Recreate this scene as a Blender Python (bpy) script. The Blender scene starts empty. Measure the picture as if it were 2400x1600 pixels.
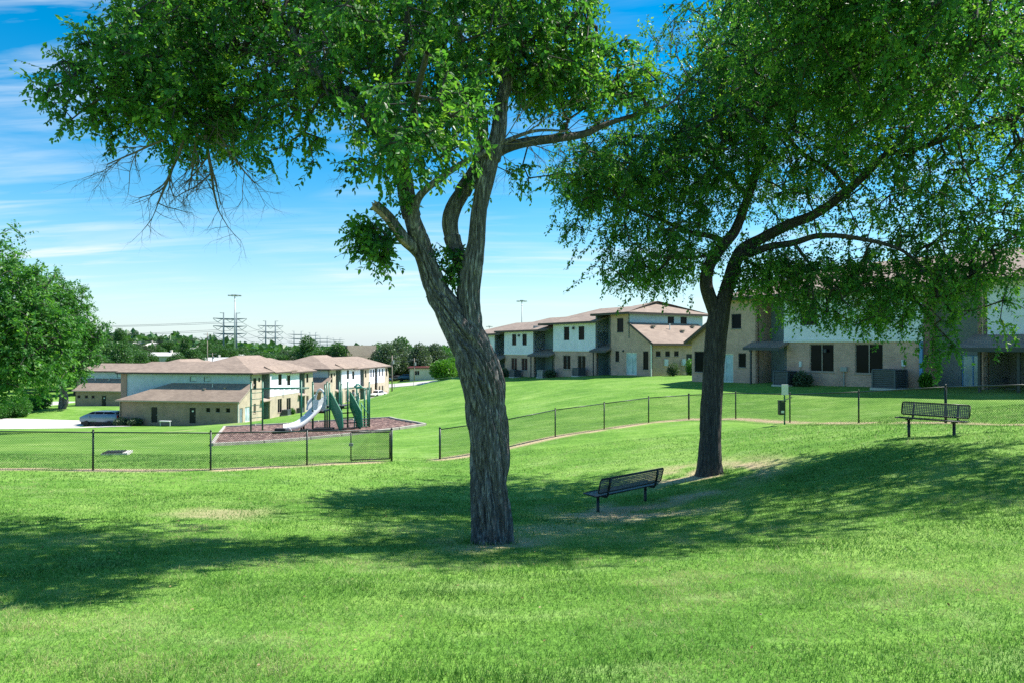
import bpy, bmesh, math, random
import numpy as np
from mathutils import Vector, Matrix
random.seed(7); RNG = np.random.default_rng(11)
scene = bpy.context.scene
COL = scene.collection
rad = math.radians

# ------------------------------------------------------------------ camera, sky, sun, exposure
cam_d = bpy.data.cameras.new('camera'); cam = bpy.data.objects.new('camera', cam_d); COL.objects.link(cam)
cam.location = (0, 0, 0); cam.rotation_euler = (rad(90.43), 0, 0)
cam_d.sensor_width = 36; cam_d.lens = 24; cam_d.clip_start = 0.1; cam_d.clip_end = 8000
scene.camera = cam
SUN_EL, SUN_AZ = rad(54), rad(69)          # azimuth measured clockwise from +Y
SUNV = Vector((math.cos(SUN_EL)*math.sin(SUN_AZ), math.cos(SUN_EL)*math.cos(SUN_AZ), math.sin(SUN_EL)))
world = bpy.data.worlds.new('World'); scene.world = world; world.use_nodes = True
def build_world():
    nt = world.node_tree; N = nt.nodes; L = nt.links; N.clear()
    out = N.new('ShaderNodeOutputWorld'); bg = N.new('ShaderNodeBackground'); bg.inputs['Strength'].default_value = 0.097
    sky = N.new('ShaderNodeTexSky'); sky.sky_type = 'NISHITA'; sky.sun_disc = False
    sky.sun_elevation = SUN_EL; sky.sun_rotation = SUN_AZ
    sky.air_density = 1.05; sky.dust_density = 0.1; sky.ozone_density = 3.0; sky.altitude = 200
    hs = N.new('ShaderNodeHueSaturation'); hs.inputs['Saturation'].default_value = 1.5; hs.inputs['Hue'].default_value = 0.488
    L.new(sky.outputs[0], hs.inputs['Color'])
    tc = N.new('ShaderNodeTexCoord'); sep = N.new('ShaderNodeSeparateXYZ'); L.new(tc.outputs['Generated'], sep.inputs[0])
    def M(op, a, b=None, clamp=False):
        m = N.new('ShaderNodeMath'); m.operation = op; m.use_clamp = clamp
        for i, v in enumerate((a, b)):
            if v is None: continue
            if isinstance(v, (int, float)): m.inputs[i].default_value = v
            else: L.new(v, m.inputs[i])
        return m.outputs[0]
    zz = M('MAXIMUM', sep.outputs['Z'], 0.0); den = M('ADD', zz, 0.13)
    cx = M('DIVIDE', sep.outputs['X'], den); cy = M('DIVIDE', sep.outputs['Y'], den)
    comb = N.new('ShaderNodeCombineXYZ'); L.new(cx, comb.inputs[0]); L.new(cy, comb.inputs[1])
    def streak(rot, scl, nscale, det, dist, lo, hi):
        mp = N.new('ShaderNodeMapping'); mp.inputs['Rotation'].default_value = (0, 0, rad(rot)); mp.inputs['Scale'].default_value = scl
        L.new(comb.outputs[0], mp.inputs['Vector'])
        nz = N.new('ShaderNodeTexNoise'); nz.inputs['Scale'].default_value = nscale; nz.inputs['Detail'].default_value = det
        nz.inputs['Roughness'].default_value = 0.58; nz.inputs['Distortion'].default_value = dist
        L.new(mp.outputs[0], nz.inputs['Vector'])
        r = N.new('ShaderNodeMapRange'); r.inputs['From Min'].default_value = lo; r.inputs['From Max'].default_value = hi
        L.new(nz.outputs['Fac'], r.inputs['Value']); return r.outputs[0]
    hz = N.new('ShaderNodeMapRange'); hz.inputs['From Min'].default_value = 0.25; hz.inputs['From Max'].default_value = -0.02
    L.new(sep.outputs['Z'], hz.inputs['Value']); hz2 = M('MULTIPLY', M('POWER', hz.outputs[0], 1.9), 0.92, True)
    low = N.new('ShaderNodeMix'); low.data_type = 'RGBA'; L.new(hz2, low.inputs[0]); L.new(hs.outputs[0], low.inputs[6]); low.inputs[7].default_value = (3.25, 4.35, 5.25, 1)
    a = streak(-12, (0.5, 2.3, 1), 1.5, 9, 0.7, 0.46, 0.76)
    b = streak(-5, (0.7, 4.6, 1), 1.1, 8, 0.9, 0.49, 0.76)
    patch = streak(20, (0.8, 0.9, 1), 0.75, 3, 0, 0.38, 0.62)
    c = M('MULTIPLY', M('ADD', M('MULTIPLY', a, 0.75), M('MULTIPLY', b, 0.7)), patch)
    up = N.new('ShaderNodeMapRange'); up.inputs['From Min'].default_value = 0.0; up.inputs['From Max'].default_value = 0.097
    L.new(sep.outputs['Z'], up.inputs['Value'])
    c = M('MULTIPLY', c, up.outputs[0], True)
    c = M('MULTIPLY', c, 1.0, True)
    mix = N.new('ShaderNodeMix'); mix.data_type = 'RGBA'; L.new(c, mix.inputs[0]); L.new(low.outputs[2], mix.inputs[6])
    mix.inputs[7].default_value = (5.0, 5.6, 6.1, 1)
    L.new(mix.outputs[2], bg.inputs['Color']); L.new(bg.outputs[0], out.inputs[0])
build_world()
sun_d = bpy.data.lights.new('sun', 'SUN'); sun_d.energy = 4.8; sun_d.angle = rad(0.53); sun_d.color = (1.0, 0.955, 0.88)
sun = bpy.data.objects.new('sun', sun_d); COL.objects.link(sun); sun.location = (60, 40, 90)
sun.rotation_euler = (-SUNV).to_track_quat('-Z', 'Y').to_euler()
vs = scene.view_settings; vs.view_transform = 'Standard'; vs.look = 'None'; vs.gamma = 1.0; vs.exposure = 0.95; vs.use_curve_mapping = False
scene.cycles.max_bounces = 6; scene.cycles.diffuse_bounces = 4; scene.cycles.glossy_bounces = 3
scene.cycles.sample_clamp_indirect = 4.0; scene.cycles.transmission_bounces = 4; scene.cycles.transparent_max_bounces = 8
scene.cycles.use_denoising = False

# ------------------------------------------------------------------ helpers
F = 1600.0; HZ = 812.0
def at(sx, sy, d):                      # a sighted direction of the survey picture, at a distance, as a place
    return np.array([(sx-1200)*d/F, d, (HZ-sy)*d/F])
def tag(o, label=None, cat=None, group=None, kind=None):
    if label: o['label'] = label
    if cat: o['category'] = cat
    if group: o['group'] = group
    if kind: o['kind'] = kind
    return o
def empty(name, loc, rz=0.0):
    o = bpy.data.objects.new(name, None); COL.objects.link(o); o.location = Vector(loc); o.rotation_euler = (0, 0, rz)
    o.empty_display_size = 0.3; return o
def new_obj(name, me, parent=None):
    o = bpy.data.objects.new(name, me); COL.objects.link(o)
    if parent is not None: o.parent = parent
    return o
def np_mesh(name, V, Fc, mat, parent=None, smooth=False, attrs=None):
    """V (n,3); Fc (m,k) all the same k"""
    V = np.asarray(V, dtype=np.float32); Fc = np.asarray(Fc, dtype=np.int32)
    me = bpy.data.meshes.new(name); k = Fc.shape[1]
    me.vertices.add(len(V)); me.vertices.foreach_set('co', V.ravel())
    me.loops.add(Fc.size); me.loops.foreach_set('vertex_index', Fc.ravel())
    me.polygons.add(len(Fc)); me.polygons.foreach_set('loop_start', np.arange(0, Fc.size, k, dtype=np.int32))
    me.polygons.foreach_set('loop_total', np.full(len(Fc), k, dtype=np.int32))
    me.polygons.foreach_set('use_smooth', np.full(len(Fc), bool(smooth)))
    if attrs:
        for an, av in attrs.items():
            a = me.attributes.new(an, 'FLOAT', 'POINT'); a.data.foreach_set('value', np.asarray(av, dtype=np.float32))
    me.update(); me.validate()
    if mat: me.materials.append(mat)
    return new_obj(name, me, parent)
class MB:
    def __init__(s): s.v = []; s.f = []
    def add(s, vs, fs):
        b = len(s.v); s.v += [tuple(map(float, p)) for p in vs]; s.f += [tuple(b+i for i in f) for f in fs]; return s
    def box(s, x0, x1, y0, y1, z0, z1):
        return s.add([(x0,y0,z0),(x1,y0,z0),(x1,y1,z0),(x0,y1,z0),(x0,y0,z1),(x1,y0,z1),(x1,y1,z1),(x0,y1,z1)],
                     [(0,3,2,1),(4,5,6,7),(0,1,5,4),(1,2,6,5),(2,3,7,6),(3,0,4,7)])
    def tube(s, p0, p1, r0, r1=None, n=8, cap=True):
        p0 = Vector(p0); p1 = Vector(p1); r1 = r0 if r1 is None else r1
        d = (p1-p0).normalized(); a = d.orthogonal().normalized(); b = d.cross(a)
        vs = []
        for p, r in ((p0, r0), (p1, r1)):
            for i in range(n):
                t = 2*math.pi*i/n; vs.append(p + a*(r*math.cos(t)) + b*(r*math.sin(t)))
        fs = [(i, (i+1) % n, n+(i+1) % n, n+i) for i in range(n)]
        if cap: fs += [tuple(reversed(range(n))), tuple(range(n, 2*n))]
        return s.add(vs, fs)
    def path(s, pts, r, n=8):
        pts = [Vector(p) for p in pts]; rs = r if isinstance(r, (list, tuple)) else [r]*len(pts)
        for i in range(len(pts)-1):
            s.tube(pts[i], pts[i+1], rs[i], rs[i+1], n)
        return s
    def bar(s, p0, p1, w, h, up=(0,0,1)):
        p0 = Vector(p0); p1 = Vector(p1); d = (p1-p0).normalized(); side = d.cross(Vector(up)).normalized(); u = side.cross(d)
        vs = []
        for p in (p0, p1):
            for a, b in ((-1,-1),(1,-1),(1,1),(-1,1)): vs.append(p + side*(a*w/2) + u*(b*h/2))
        return s.add(vs, [(0,3,2,1),(4,5,6,7),(0,1,5,4),(1,2,6,5),(2,3,7,6),(3,0,4,7)])
    def prism(s, poly, vec):
        """closed polygon (3-D points) pushed along vec"""
        n = len(poly); vec = Vector(vec); A = [Vector(p) for p in poly]
        return s.add(A + [p+vec for p in A], [tuple(range(n)), tuple(reversed(range(n, 2*n)))] + [(i, i+n, (i+1) % n + n, (i+1) % n) for i in range(n)])
    def build(s, name, mat, parent=None, smooth=False, bevel=0.0):
        me = bpy.data.meshes.new(name); me.from_pydata(s.v, [], s.f); 
        bm = bmesh.new(); bm.from_mesh(me); bmesh.ops.recalc_face_normals(bm, faces=bm.faces); bm.to_mesh(me); bm.free()
        if mat: me.materials.append(mat)
        if smooth: me.polygons.foreach_set('use_smooth', [True]*len(me.polygons))
        o = new_obj(name, me, parent)
        if bevel:
            m = o.modifiers.new('bevel', 'BEVEL'); m.width = bevel; m.segments = 2; m.limit_method = 'ANGLE'
        return o
def copy_tree(o, parent=None):
    c = o.copy(); COL.objects.link(c); c.parent = parent
    for ch in list(o.children): copy_tree(ch, c)
    return c

# ---- value noise
def _h(i, j, k):
    n = (i*374761393 + j*668265263 + k*2147483647*0 + k*1274126177) & 0xffffffff
    n = ((n ^ (n >> 13))*1274126177) & 0xffffffff
    return ((n ^ (n >> 16)) & 0xffff)/65535.0
def vnoise(P):
    P = np.asarray(P, dtype=np.float64); I = np.floor(P).astype(np.int64); f = P-I; f = f*f*(3-2*f)
    r = 0
    for dx in (0, 1):
        wx = f[:, 0] if dx else 1-f[:, 0]
        for dy in (0, 1):
            wy = f[:, 1] if dy else 1-f[:, 1]
            for dz in (0, 1):
                wz = f[:, 2] if dz else 1-f[:, 2]
                r = r + wx*wy*wz*_h(I[:, 0]+dx, I[:, 1]+dy, I[:, 2]+dz)
    return r
def fbm(P, o=3):
    P = np.asarray(P, dtype=np.float64); r = 0; a = 0.5; t = 0
    for i in range(o): r = r + a*vnoise(P*(2**i)+i*17.3); t += a; a *= 0.5
    return r/t
def sstep(a, b, x):
    t = np.clip((x-a)/(b-a), 0, 1); return t*t*(3-2*t)

# ---- materials
def nodes_of(name):
    m = bpy.data.materials.new(name); m.use_nodes = True; nt = m.node_tree
    return m, nt, nt.nodes['Principled BSDF']
def coords(nt, scale=(1,1,1), kind='Object'):
    tc = nt.nodes.new('ShaderNodeTexCoord'); mp = nt.nodes.new('ShaderNodeMapping'); mp.inputs['Scale'].default_value = scale
    nt.links.new(tc.outputs[kind], mp.inputs['Vector']); return mp.outputs[0]
def noise(nt, vec, scale, det=4, rough=0.55, dist=0):
    n = nt.nodes.new('ShaderNodeTexNoise'); n.inputs['Scale'].default_value = scale; n.inputs['Detail'].default_value = det
    n.inputs['Roughness'].default_value = rough; n.inputs['Distortion'].default_value = dist
    nt.links.new(vec, n.inputs['Vector']); return n.outputs['Fac']
def ramp(nt, fac, stops):
    r = nt.nodes.new('ShaderNodeValToRGB'); e = r.color_ramp.elements
    while len(e) < len(stops): e.new(0.5)
    for i, (p, c) in enumerate(stops): e[i].position = p; e[i].color = (*c, 1)
    nt.links.new(fac, r.inputs['Fac']); return r.outputs['Color']
def mixc(nt, fac, a, b, mode='MIX'):
    m = nt.nodes.new('ShaderNodeMix'); m.data_type = 'RGBA'; m.blend_type = mode
    for idx, v in ((0, fac), (6, a), (7, b)):
        if isinstance(v, (int, float)): m.inputs[idx].default_value = v
        elif isinstance(v, tuple): m.inputs[idx].default_value = (*v, 1)
        else: nt.links.new(v, m.inputs[idx])
    return m.outputs[2]
def bump(nt, bsdf, h, strength, dist=0.02):
    b = nt.nodes.new('ShaderNodeBump'); b.inputs['Strength'].default_value = strength; b.inputs['Distance'].default_value = dist
    nt.links.new(h, b.inputs['Height']); nt.links.new(b.outputs[0], bsdf.inputs['Normal'])
def mat(name, c, rough=0.6, var=0.15, scale=3.0, bmp=0.0, metal=0.0, stretch=(1,1,1), spec=0.4):
    m, nt, b = nodes_of(name); v = coords(nt, stretch)
    n = noise(nt, v, scale, 5, 0.6)
    lo = tuple(max(0, x*(1-var)) for x in c); hi = tuple(min(1, x*(1+var)) for x in c)
    nt.links.new(ramp(nt, n, [(0.3, lo), (0.7, hi)]), b.inputs['Base Color'])
    b.inputs['Roughness'].default_value = rough; b.inputs['Metallic'].default_value = metal; b.inputs['Specular IOR Level'].default_value = spec
    if bmp: bump(nt, b, noise(nt, v, scale*6, 5), bmp)
    return m
def leaf_mat(name, dark, light, young, trans=0.38):
    m, nt, b = nodes_of(name); N = nt.nodes; L = nt.links
    at_ = N.new('ShaderNodeAttribute'); at_.attribute_name = 'var'
    col = ramp(nt, at_.outputs['Fac'], [(0.0, dark), (0.62, light), (1.0, young)])
    L.new(col, b.inputs['Base Color']); b.inputs['Roughness'].default_value = 0.42; b.inputs['Specular IOR Level'].default_value = 0.35
    tr = N.new('ShaderNodeBsdfTranslucent'); tcol = mixc(nt, 1.0, col, (1.0, 1.15, 0.45), 'MULTIPLY'); L.new(tcol, tr.inputs['Color'])
    mx = N.new('ShaderNodeMixShader'); mx.inputs[0].default_value = trans
    L.new(b.outputs[0], mx.inputs[1]); L.new(tr.outputs[0], mx.inputs[2]); L.new(mx.outputs[0], N['Material Output'].inputs['Surface'])
    return m
def brick_mat(name, c1, c2, mortar):
    m, nt, b = nodes_of(name); N = nt.nodes; L = nt.links
    tc = N.new('ShaderNodeTexCoord'); sep = N.new('ShaderNodeSeparateXYZ'); L.new(tc.outputs['Object'], sep.inputs[0])
    ad = N.new('ShaderNodeMath'); ad.operation = 'ADD'; L.new(sep.outputs[0], ad.inputs[0]); L.new(sep.outputs[1], ad.inputs[1])
    cb = N.new('ShaderNodeCombineXYZ'); L.new(ad.outputs[0], cb.inputs[0]); L.new(sep.outputs[2], cb.inputs[1])
    br = N.new('ShaderNodeTexBrick'); br.inputs['Scale'].default_value = 1.0
    br.inputs['Brick Width'].default_value = 0.30; br.inputs['Row Height'].default_value = 0.10; br.inputs['Mortar Size'].default_value = 0.008
    br.inputs['Color1'].default_value = (*c1, 1); br.inputs['Color2'].default_value = (*c2, 1); br.inputs['Mortar'].default_value = (*mortar, 1)
    br.inputs['Bias'].default_value = -0.2
    L.new(cb.outputs[0], br.inputs['Vector'])
    n = noise(nt, tc.outputs['Object'], 0.9, 6, 0.65)
    L.new(mixc(nt, 0.55, br.outputs['Color'], ramp(nt, n, [(0.3, (0.55,0.55,0.55)), (0.7, (1.25,1.2,1.15))]), 'MULTIPLY'), b.inputs['Base Color'])
    b.inputs['Roughness'].default_value = 0.85; bump(nt, b, br.outputs['Fac'], -0.35, 0.01); return m
def shingle_mat(name, c1, c2):
    m, nt, b = nodes_of(name); N = nt.nodes; L = nt.links
    tc = N.new('ShaderNodeTexCoord')
    sep = N.new('ShaderNodeSeparateXYZ'); L.new(tc.outputs['Object'], sep.inputs[0])
    ad = N.new('ShaderNodeMath'); ad.operation = 'ADD'; L.new(sep.outputs[0], ad.inputs[0]); L.new(sep.outputs[1], ad.inputs[1])
    cb = N.new('ShaderNodeCombineXYZ'); L.new(ad.outputs[0], cb.inputs[0]); L.new(sep.outputs[2], cb.inputs[1])
    br = N.new('ShaderNodeTexBrick'); br.inputs['Scale'].default_value = 1.0; br.inputs['Brick Width'].default_value = 0.45
    br.inputs['Row Height'].default_value = 0.09; br.inputs['Mortar Size'].default_value = 0.007; br.inputs['Bias'].default_value = 0.0
    br.inputs['Color1'].default_value = (*c1, 1); br.inputs['Color2'].default_value = (*c2, 1)
    br.inputs['Mortar'].default_value = (*(x*0.6 for x in c1), 1); L.new(cb.outputs[0], br.inputs['Vector'])
    n = noise(nt, tc.outputs['Object'], 0.5, 7, 0.7)
    L.new(mixc(nt, 0.8, br.outputs['Color'], ramp(nt, n, [(0.25, (0.68,0.66,0.64)), (0.75, (1.22,1.2,1.18))]), 'MULTIPLY'), b.inputs['Base Color'])
    b.inputs['Roughness'].default_value = 0.9; bump(nt, b, br.outputs['Fac'], -0.5, 0.012); return m
def lap_mat(name, c, pitch=0.16, axis=2):
    m, nt, b = nodes_of(name); N = nt.nodes; L = nt.links
    tc = N.new('ShaderNodeTexCoord'); sep = N.new('ShaderNodeSeparateXYZ'); L.new(tc.outputs['Object'], sep.inputs[0])
    src = sep.outputs[2]
    if axis != 2:
        ad = N.new('ShaderNodeMath'); ad.operation = 'ADD'; L.new(sep.outputs[0], ad.inputs[0]); L.new(sep.outputs[1], ad.inputs[1]); src = ad.outputs[0]
    d = N.new('ShaderNodeMath'); d.operation = 'DIVIDE'; d.inputs[1].default_value = pitch; L.new(src, d.inputs[0])
    fr = N.new('ShaderNodeMath'); fr.operation = 'FRACT'; L.new(d.outputs[0], fr.inputs[0])
    n = noise(nt, tc.outputs['Object'], 1.2, 5, 0.6)
    L.new(ramp(nt, n, [(0.3, tuple(x*0.88 for x in c)), (0.7, tuple(min(1, x*1.08) for x in c))]), b.inputs['Base Color'])
    b.inputs['Roughness'].default_value = 0.65
    if axis != 2:
        gt = N.new('ShaderNodeMath'); gt.operation = 'GREATER_THAN'; gt.inputs[1].default_value = 0.05; L.new(fr.outputs[0], gt.inputs[0]); bump(nt, b, gt.outputs[0], 0.5, 0.008)
    else: bump(nt, b, fr.outputs[0], 0.8, 0.02)
    return m
def glass_mat(name, c=(0.004,0.005,0.008), rough=0.2, spec=0.1):
    m, nt, b = nodes_of(name); v = coords(nt)
    nt.links.new(ramp(nt, noise(nt, v, 1.3, 3), [(0.35, c), (0.7, tuple(x*1.9 for x in c))]), b.inputs['Base Color'])
    b.inputs['Roughness'].default_value = rough; b.inputs['Specular IOR Level'].default_value = spec; return m
def bark_mat(name, c1, c2, c3):
    m, nt, b = nodes_of(name); v = coords(nt, (1, 1, 0.11))
    n1 = noise(nt, v, 26, 6, 0.65, 0.8); n2 = noise(nt, v, 3.0, 3)
    col = ramp(nt, n1, [(0.32, c1), (0.52, c2), (0.68, c3)])
    nt.links.new(mixc(nt, 0.5, col, ramp(nt, n2, [(0.3, (0.7,0.7,0.72)), (0.7, (1.25,1.2,1.15))]), 'MULTIPLY'), b.inputs['Base Color'])
    b.inputs['Roughness'].default_value = 0.9; bump(nt, b, n1, 0.6, 0.03); return m
MT = {}
MT['leaf_near'] = leaf_mat('elm_leaf', (0.036,0.13,0.042), (0.10,0.27,0.055), (0.28,0.45,0.075), 0.54)
MT['leaf_mid'] = leaf_mat('tree_leaf', (0.04,0.135,0.036), (0.09,0.25,0.052), (0.18,0.36,0.068), 0.5)
MT['leaf_far'] = leaf_mat('distant_leaf', (0.04,0.10,0.036), (0.075,0.175,0.05), (0.12,0.245,0.062), 0.36)
MT['leaf_lime'] = leaf_mat('lime_leaf', (0.05,0.15,0.02), (0.11,0.27,0.03), (0.18,0.36,0.05), 0.35)
MT['leaf_olive'] = leaf_mat('olive_leaf', (0.055,0.095,0.055), (0.105,0.16,0.09), (0.17,0.225,0.13), 0.3)
MT['bark'] = bark_mat('grey_furrowed_bark', (0.028,0.024,0.025), (0.135,0.118,0.114), (0.44,0.395,0.37))
MT['bark_dark'] = bark_mat('dark_bark', (0.024,0.02,0.02), (0.062,0.052,0.048), (0.15,0.13,0.118))
MT['dead_wood'] = mat('dead_wood', (0.20,0.15,0.12), 0.9, 0.35, 9, 0.3, stretch=(1,1,0.3))
MT['pale_wood'] = mat('split_wood', (0.42,0.28,0.17), 0.85, 0.4, 12, 0.4)
MT['brick'] = brick_mat('tan_brick', (0.61,0.38,0.295), (0.51,0.31,0.24), (0.58,0.45,0.385))
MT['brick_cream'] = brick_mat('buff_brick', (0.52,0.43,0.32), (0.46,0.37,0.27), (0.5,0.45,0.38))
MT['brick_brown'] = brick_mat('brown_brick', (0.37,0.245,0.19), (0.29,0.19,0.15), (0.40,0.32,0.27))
MT['shingle'] = shingle_mat('brown_shingle', (0.33,0.25,0.195), (0.255,0.19,0.15))
MT['white_siding'] = lap_mat('white_panel_siding', (0.80,0.78,0.86), 1.2, 0)
MT['blue_siding'] = lap_mat('pale_blue_siding', (0.42,0.52,0.60), 0.4, 0)
MT['teal_siding'] = lap_mat('slate_siding', (0.17,0.225,0.25), 0.3, 0)
MT['lap_grey'] = lap_mat('grey_lap_siding', (0.22,0.245,0.26), 0.17, 2)
MT['trim_dark'] = mat('dark_trim', (0.045,0.055,0.065), 0.5, 0.15, 4)
MT['trim_tan'] = mat('tan_trim', (0.38,0.31,0.25), 0.6, 0.1, 4)
MT['trim_white'] = mat('white_trim', (0.75,0.75,0.73), 0.5, 0.06, 4)
MT['trim_blue'] = mat('blue_trim', (0.12,0.30,0.55), 0.5, 0.08, 4)
MT['fascia'] = mat('brown_fascia', (0.075,0.055,0.045), 0.6, 0.15, 4)
MT['glass'] = glass_mat('window_glass')
MT['glass_pale'] = glass_mat('curtained_glass', (0.30,0.38,0.42), 0.1, 0.4)
MT['door_dark'] = mat('dark_door', (0.010,0.008,0.009), 0.6, 0.2, 3)
MT['black_metal'] = mat('black_coated_metal', (0.018,0.022,0.021), 0.4, 0.2, 5)
MT['black_green'] = mat('dark_green_coated_metal', (0.014,0.03,0.026), 0.42, 0.2, 5)
MT['galv'] = mat('galvanised_steel', (0.36,0.38,0.38), 0.45, 0.12, 5, metal=0.3)
MT['steel_blue'] = mat('weathered_steel_pole', (0.12,0.17,0.19), 0.55, 0.15, 0.6)
MT['wood_pole'] = mat('grey_wood_pole', (0.24,0.2,0.16), 0.85, 0.2, 3, 0.2)
MT['concrete'] = mat('concrete', (0.52,0.49,0.45), 0.9, 0.16, 1.3, 0.15)
MT['concrete_pale'] = mat('pale_concrete', (0.50,0.465,0.43), 0.9, 0.14, 0.8, 0.1)
MT['asphalt'] = mat('asphalt', (0.06,0.06,0.06), 0.9, 0.2, 1.5, 0.2)
MT['dirt'] = mat('bare_soil', (0.40,0.30,0.18), 0.95, 0.3, 3, 0.5)
MT['timber'] = mat('weathered_timber', (0.42,0.38,0.33), 0.85, 0.25, 4, 0.3)
MT['play_green'] = mat('green_painted_steel', (0.022,0.14,0.085), 0.35, 0.15, 3)
MT['play_panel'] = mat('green_plastic_panel', (0.03,0.19,0.10), 0.4, 0.1, 3)
MT['play_teal'] = mat('teal_painted_steel', (0.10,0.36,0.27), 0.4, 0.1, 3)
MT['slide'] = mat('pale_plastic_slide', (0.68,0.69,0.70), 0.3, 0.06, 2)
MT['rubber'] = mat('black_rubber', (0.016,0.016,0.017), 0.7, 0.2, 6)
MT['deck_grey'] = mat('grey_coated_deck', (0.17,0.15,0.15), 0.6, 0.15, 6)
MT['ac'] = mat('grey_condenser_steel', (0.085,0.105,0.12), 0.5, 0.15, 4)
MT['ac_light'] = mat('beige_condenser_steel', (0.36,0.36,0.34), 0.5, 0.12, 4)
MT['white_box'] = mat('white_enamel', (0.70,0.73,0.74), 0.4, 0.05, 4)
MT['van'] = mat('silver_blue_paint', (0.15,0.22,0.28), 0.3, 0.04, 2, metal=0.5, spec=0.6)
MT['car_white'] = mat('white_paint', (0.7,0.7,0.7), 0.25, 0.04, 2, spec=0.6)
MT['car_blue'] = mat('blue_paint', (0.05,0.16,0.30), 0.25, 0.05, 2, spec=0.6)
MT['car_grey'] = mat('grey_paint', (0.16,0.17,0.19), 0.25, 0.05, 2, spec=0.6)
MT['car_red'] = mat('red_paint', (0.18,0.05,0.045), 0.3, 0.05, 2, spec=0.6)
MT['lamp_red'] = mat('red_lens', (0.35,0.02,0.02), 0.2, 0.05, 2)
MT['lamp_clear'] = mat('clear_lens', (0.7,0.72,0.74), 0.15, 0.05, 2)
MT['tyre'] = mat('tyre_rubber', (0.02,0.02,0.02), 0.8, 0.15, 8)
MT['rim'] = mat('alloy_rim', (0.5,0.51,0.52), 0.3, 0.08, 4, metal=0.6)
MT['white_roof'] = mat('pale_flat_roof', (0.66,0.63,0.60), 0.8, 0.1, 0.4)
MT['house_cream'] = mat('cream_stucco', (0.58,0.52,0.45), 0.85, 0.1, 0.8)
MT['house_grey'] = mat('grey_stucco', (0.42,0.42,0.42), 0.85, 0.1, 0.8)
MT['tan_panel'] = lap_mat('tan_metal_cladding', (0.60,0.44,0.32), 0.9, 0)
MT['sign_white'] = mat('white_sign', (0.72,0.74,0.73), 0.4, 0.03, 3)
# ------------------------------------------------------------------ terrain
FENCE_L = [(-25.0,21.4),(-17.0,21.5),(-13.3,21.7),(-9.7,22.0),(-7.2,24.0),(-4.67,26.5)]
FENCE_R = [(-2.9,27.5),(-0.45,29.0),(1.93,30.5),(4.29,31.8),(6.6,33.0),(8.8,34.0),(10.48,32.0),(12.0,29.5),(13.45,26.5),(14.6,23.0),(15.55,20.2),(16.5,17.2),(17.4,14.2)]
CP = np.array([
 (0,0,-1.65),(-8,0,-1.75),(8,0,-1.5),(0,-15,-1.2),(-30,-15,-1.8),(30,-15,-.8),(0,4.3,-2.15),(-5,5,-2.28),(5,5,-2.05),
 (-.32,11,-3.15),(-8,12,-3.2),(-15,13,-3.3),(8,10,-2.35),(11.3,18.4,-2.4),(14,12,-1.9),(2.7,16.5,-3.87),(5.63,19.5,-3.63),
 (-3,16,-3.75),(-8,17.5,-3.75),(-13.3,21.7,-3.9),(-9.7,22,-3.96),(-7.2,24,-4.17),(-4.67,26.5,-4.44),(-2.9,27.5,-4.54),(1.93,30.5,-4.02),
 (4.29,31.8,-3.84),(6.6,33,-3.66),(8.8,34,-3.6),(10.48,32,-3.36),(12,29.5,-3.24),(13.45,26.5,-2.95),(14.6,23,-2.54),(15.5,20.2,-2.3),
 (-22,21.5,-3.8),(-30,30,-4.6),(-13,44,-5.36),(-14.5,33.6,-4.87),(-5.6,43.7,-5.0),(-7,52,-5.2),(-20,50,-6.0),
 (-32,60,-7.2),(-43,72,-8.7),(-52,75,-9.1),(-64,78,-9.5),(-55.9,93,-10.75),(-56,85,-10.2),(-47,85,-10.05),(-66,89,-10.5),(-85,89,-10.4),(-35.7,89,-10.1),(-52.5,91.7,-10.55),(-27.8,139,-10.4),(-31.9,112,-10.3),(-45,110,-10.5),
 (-76,127,-11.2),(-69.2,105,-9.45),(-80,103,-9.6),(-.7,83,-3.5),(4.5,74,-3.3),(9.6,66.8,-2.75),(17,65,-2.67),(13.7,52,-2.63),(22.9,38,-2.28),(30,26,-1.8),
 (8,46,-3.1),(0,55,-4.0),(-5,66,-4.3),(-7,85,-3.9),(-14,80,-6),(-18.6,99,-7.1),(-12,95,-5.2),(-20,130,-8.6),(-14,130,-8.2),
 (40,80,-2.5),(20,110,-4),(60,50,-2),(0,115,-6),(0,150,-7.3),(-20,170,-8.1),(-10,170,-7.2),(-100,200,-12),(0,250,-10),(100,200,-7),(-200,120,-12),(-120,60,-10),
 (200,100,-5),(60,-20,-.5),(-80,0,-5),(-60,-40,-3),(40,-60,0),(120,0,-3)], dtype=float)
def _tps_fit():
    P = CP[:, :2]/50.0; n = len(P); d = np.linalg.norm(P[:, None]-P[None], axis=2)
    K = np.where(d > 0, d*d*np.log(d+1e-12), 0)+np.eye(n)*2e-4
    A = np.zeros((n+3, n+3)); A[:n, :n] = K; A[:n, n] = 1; A[:n, n+1:] = P; A[n, :n] = 1; A[n+1:, :n] = P.T
    b = np.zeros(n+3); b[:n] = CP[:, 2]; return np.linalg.solve(A, b)
TW = _tps_fit()
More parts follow.
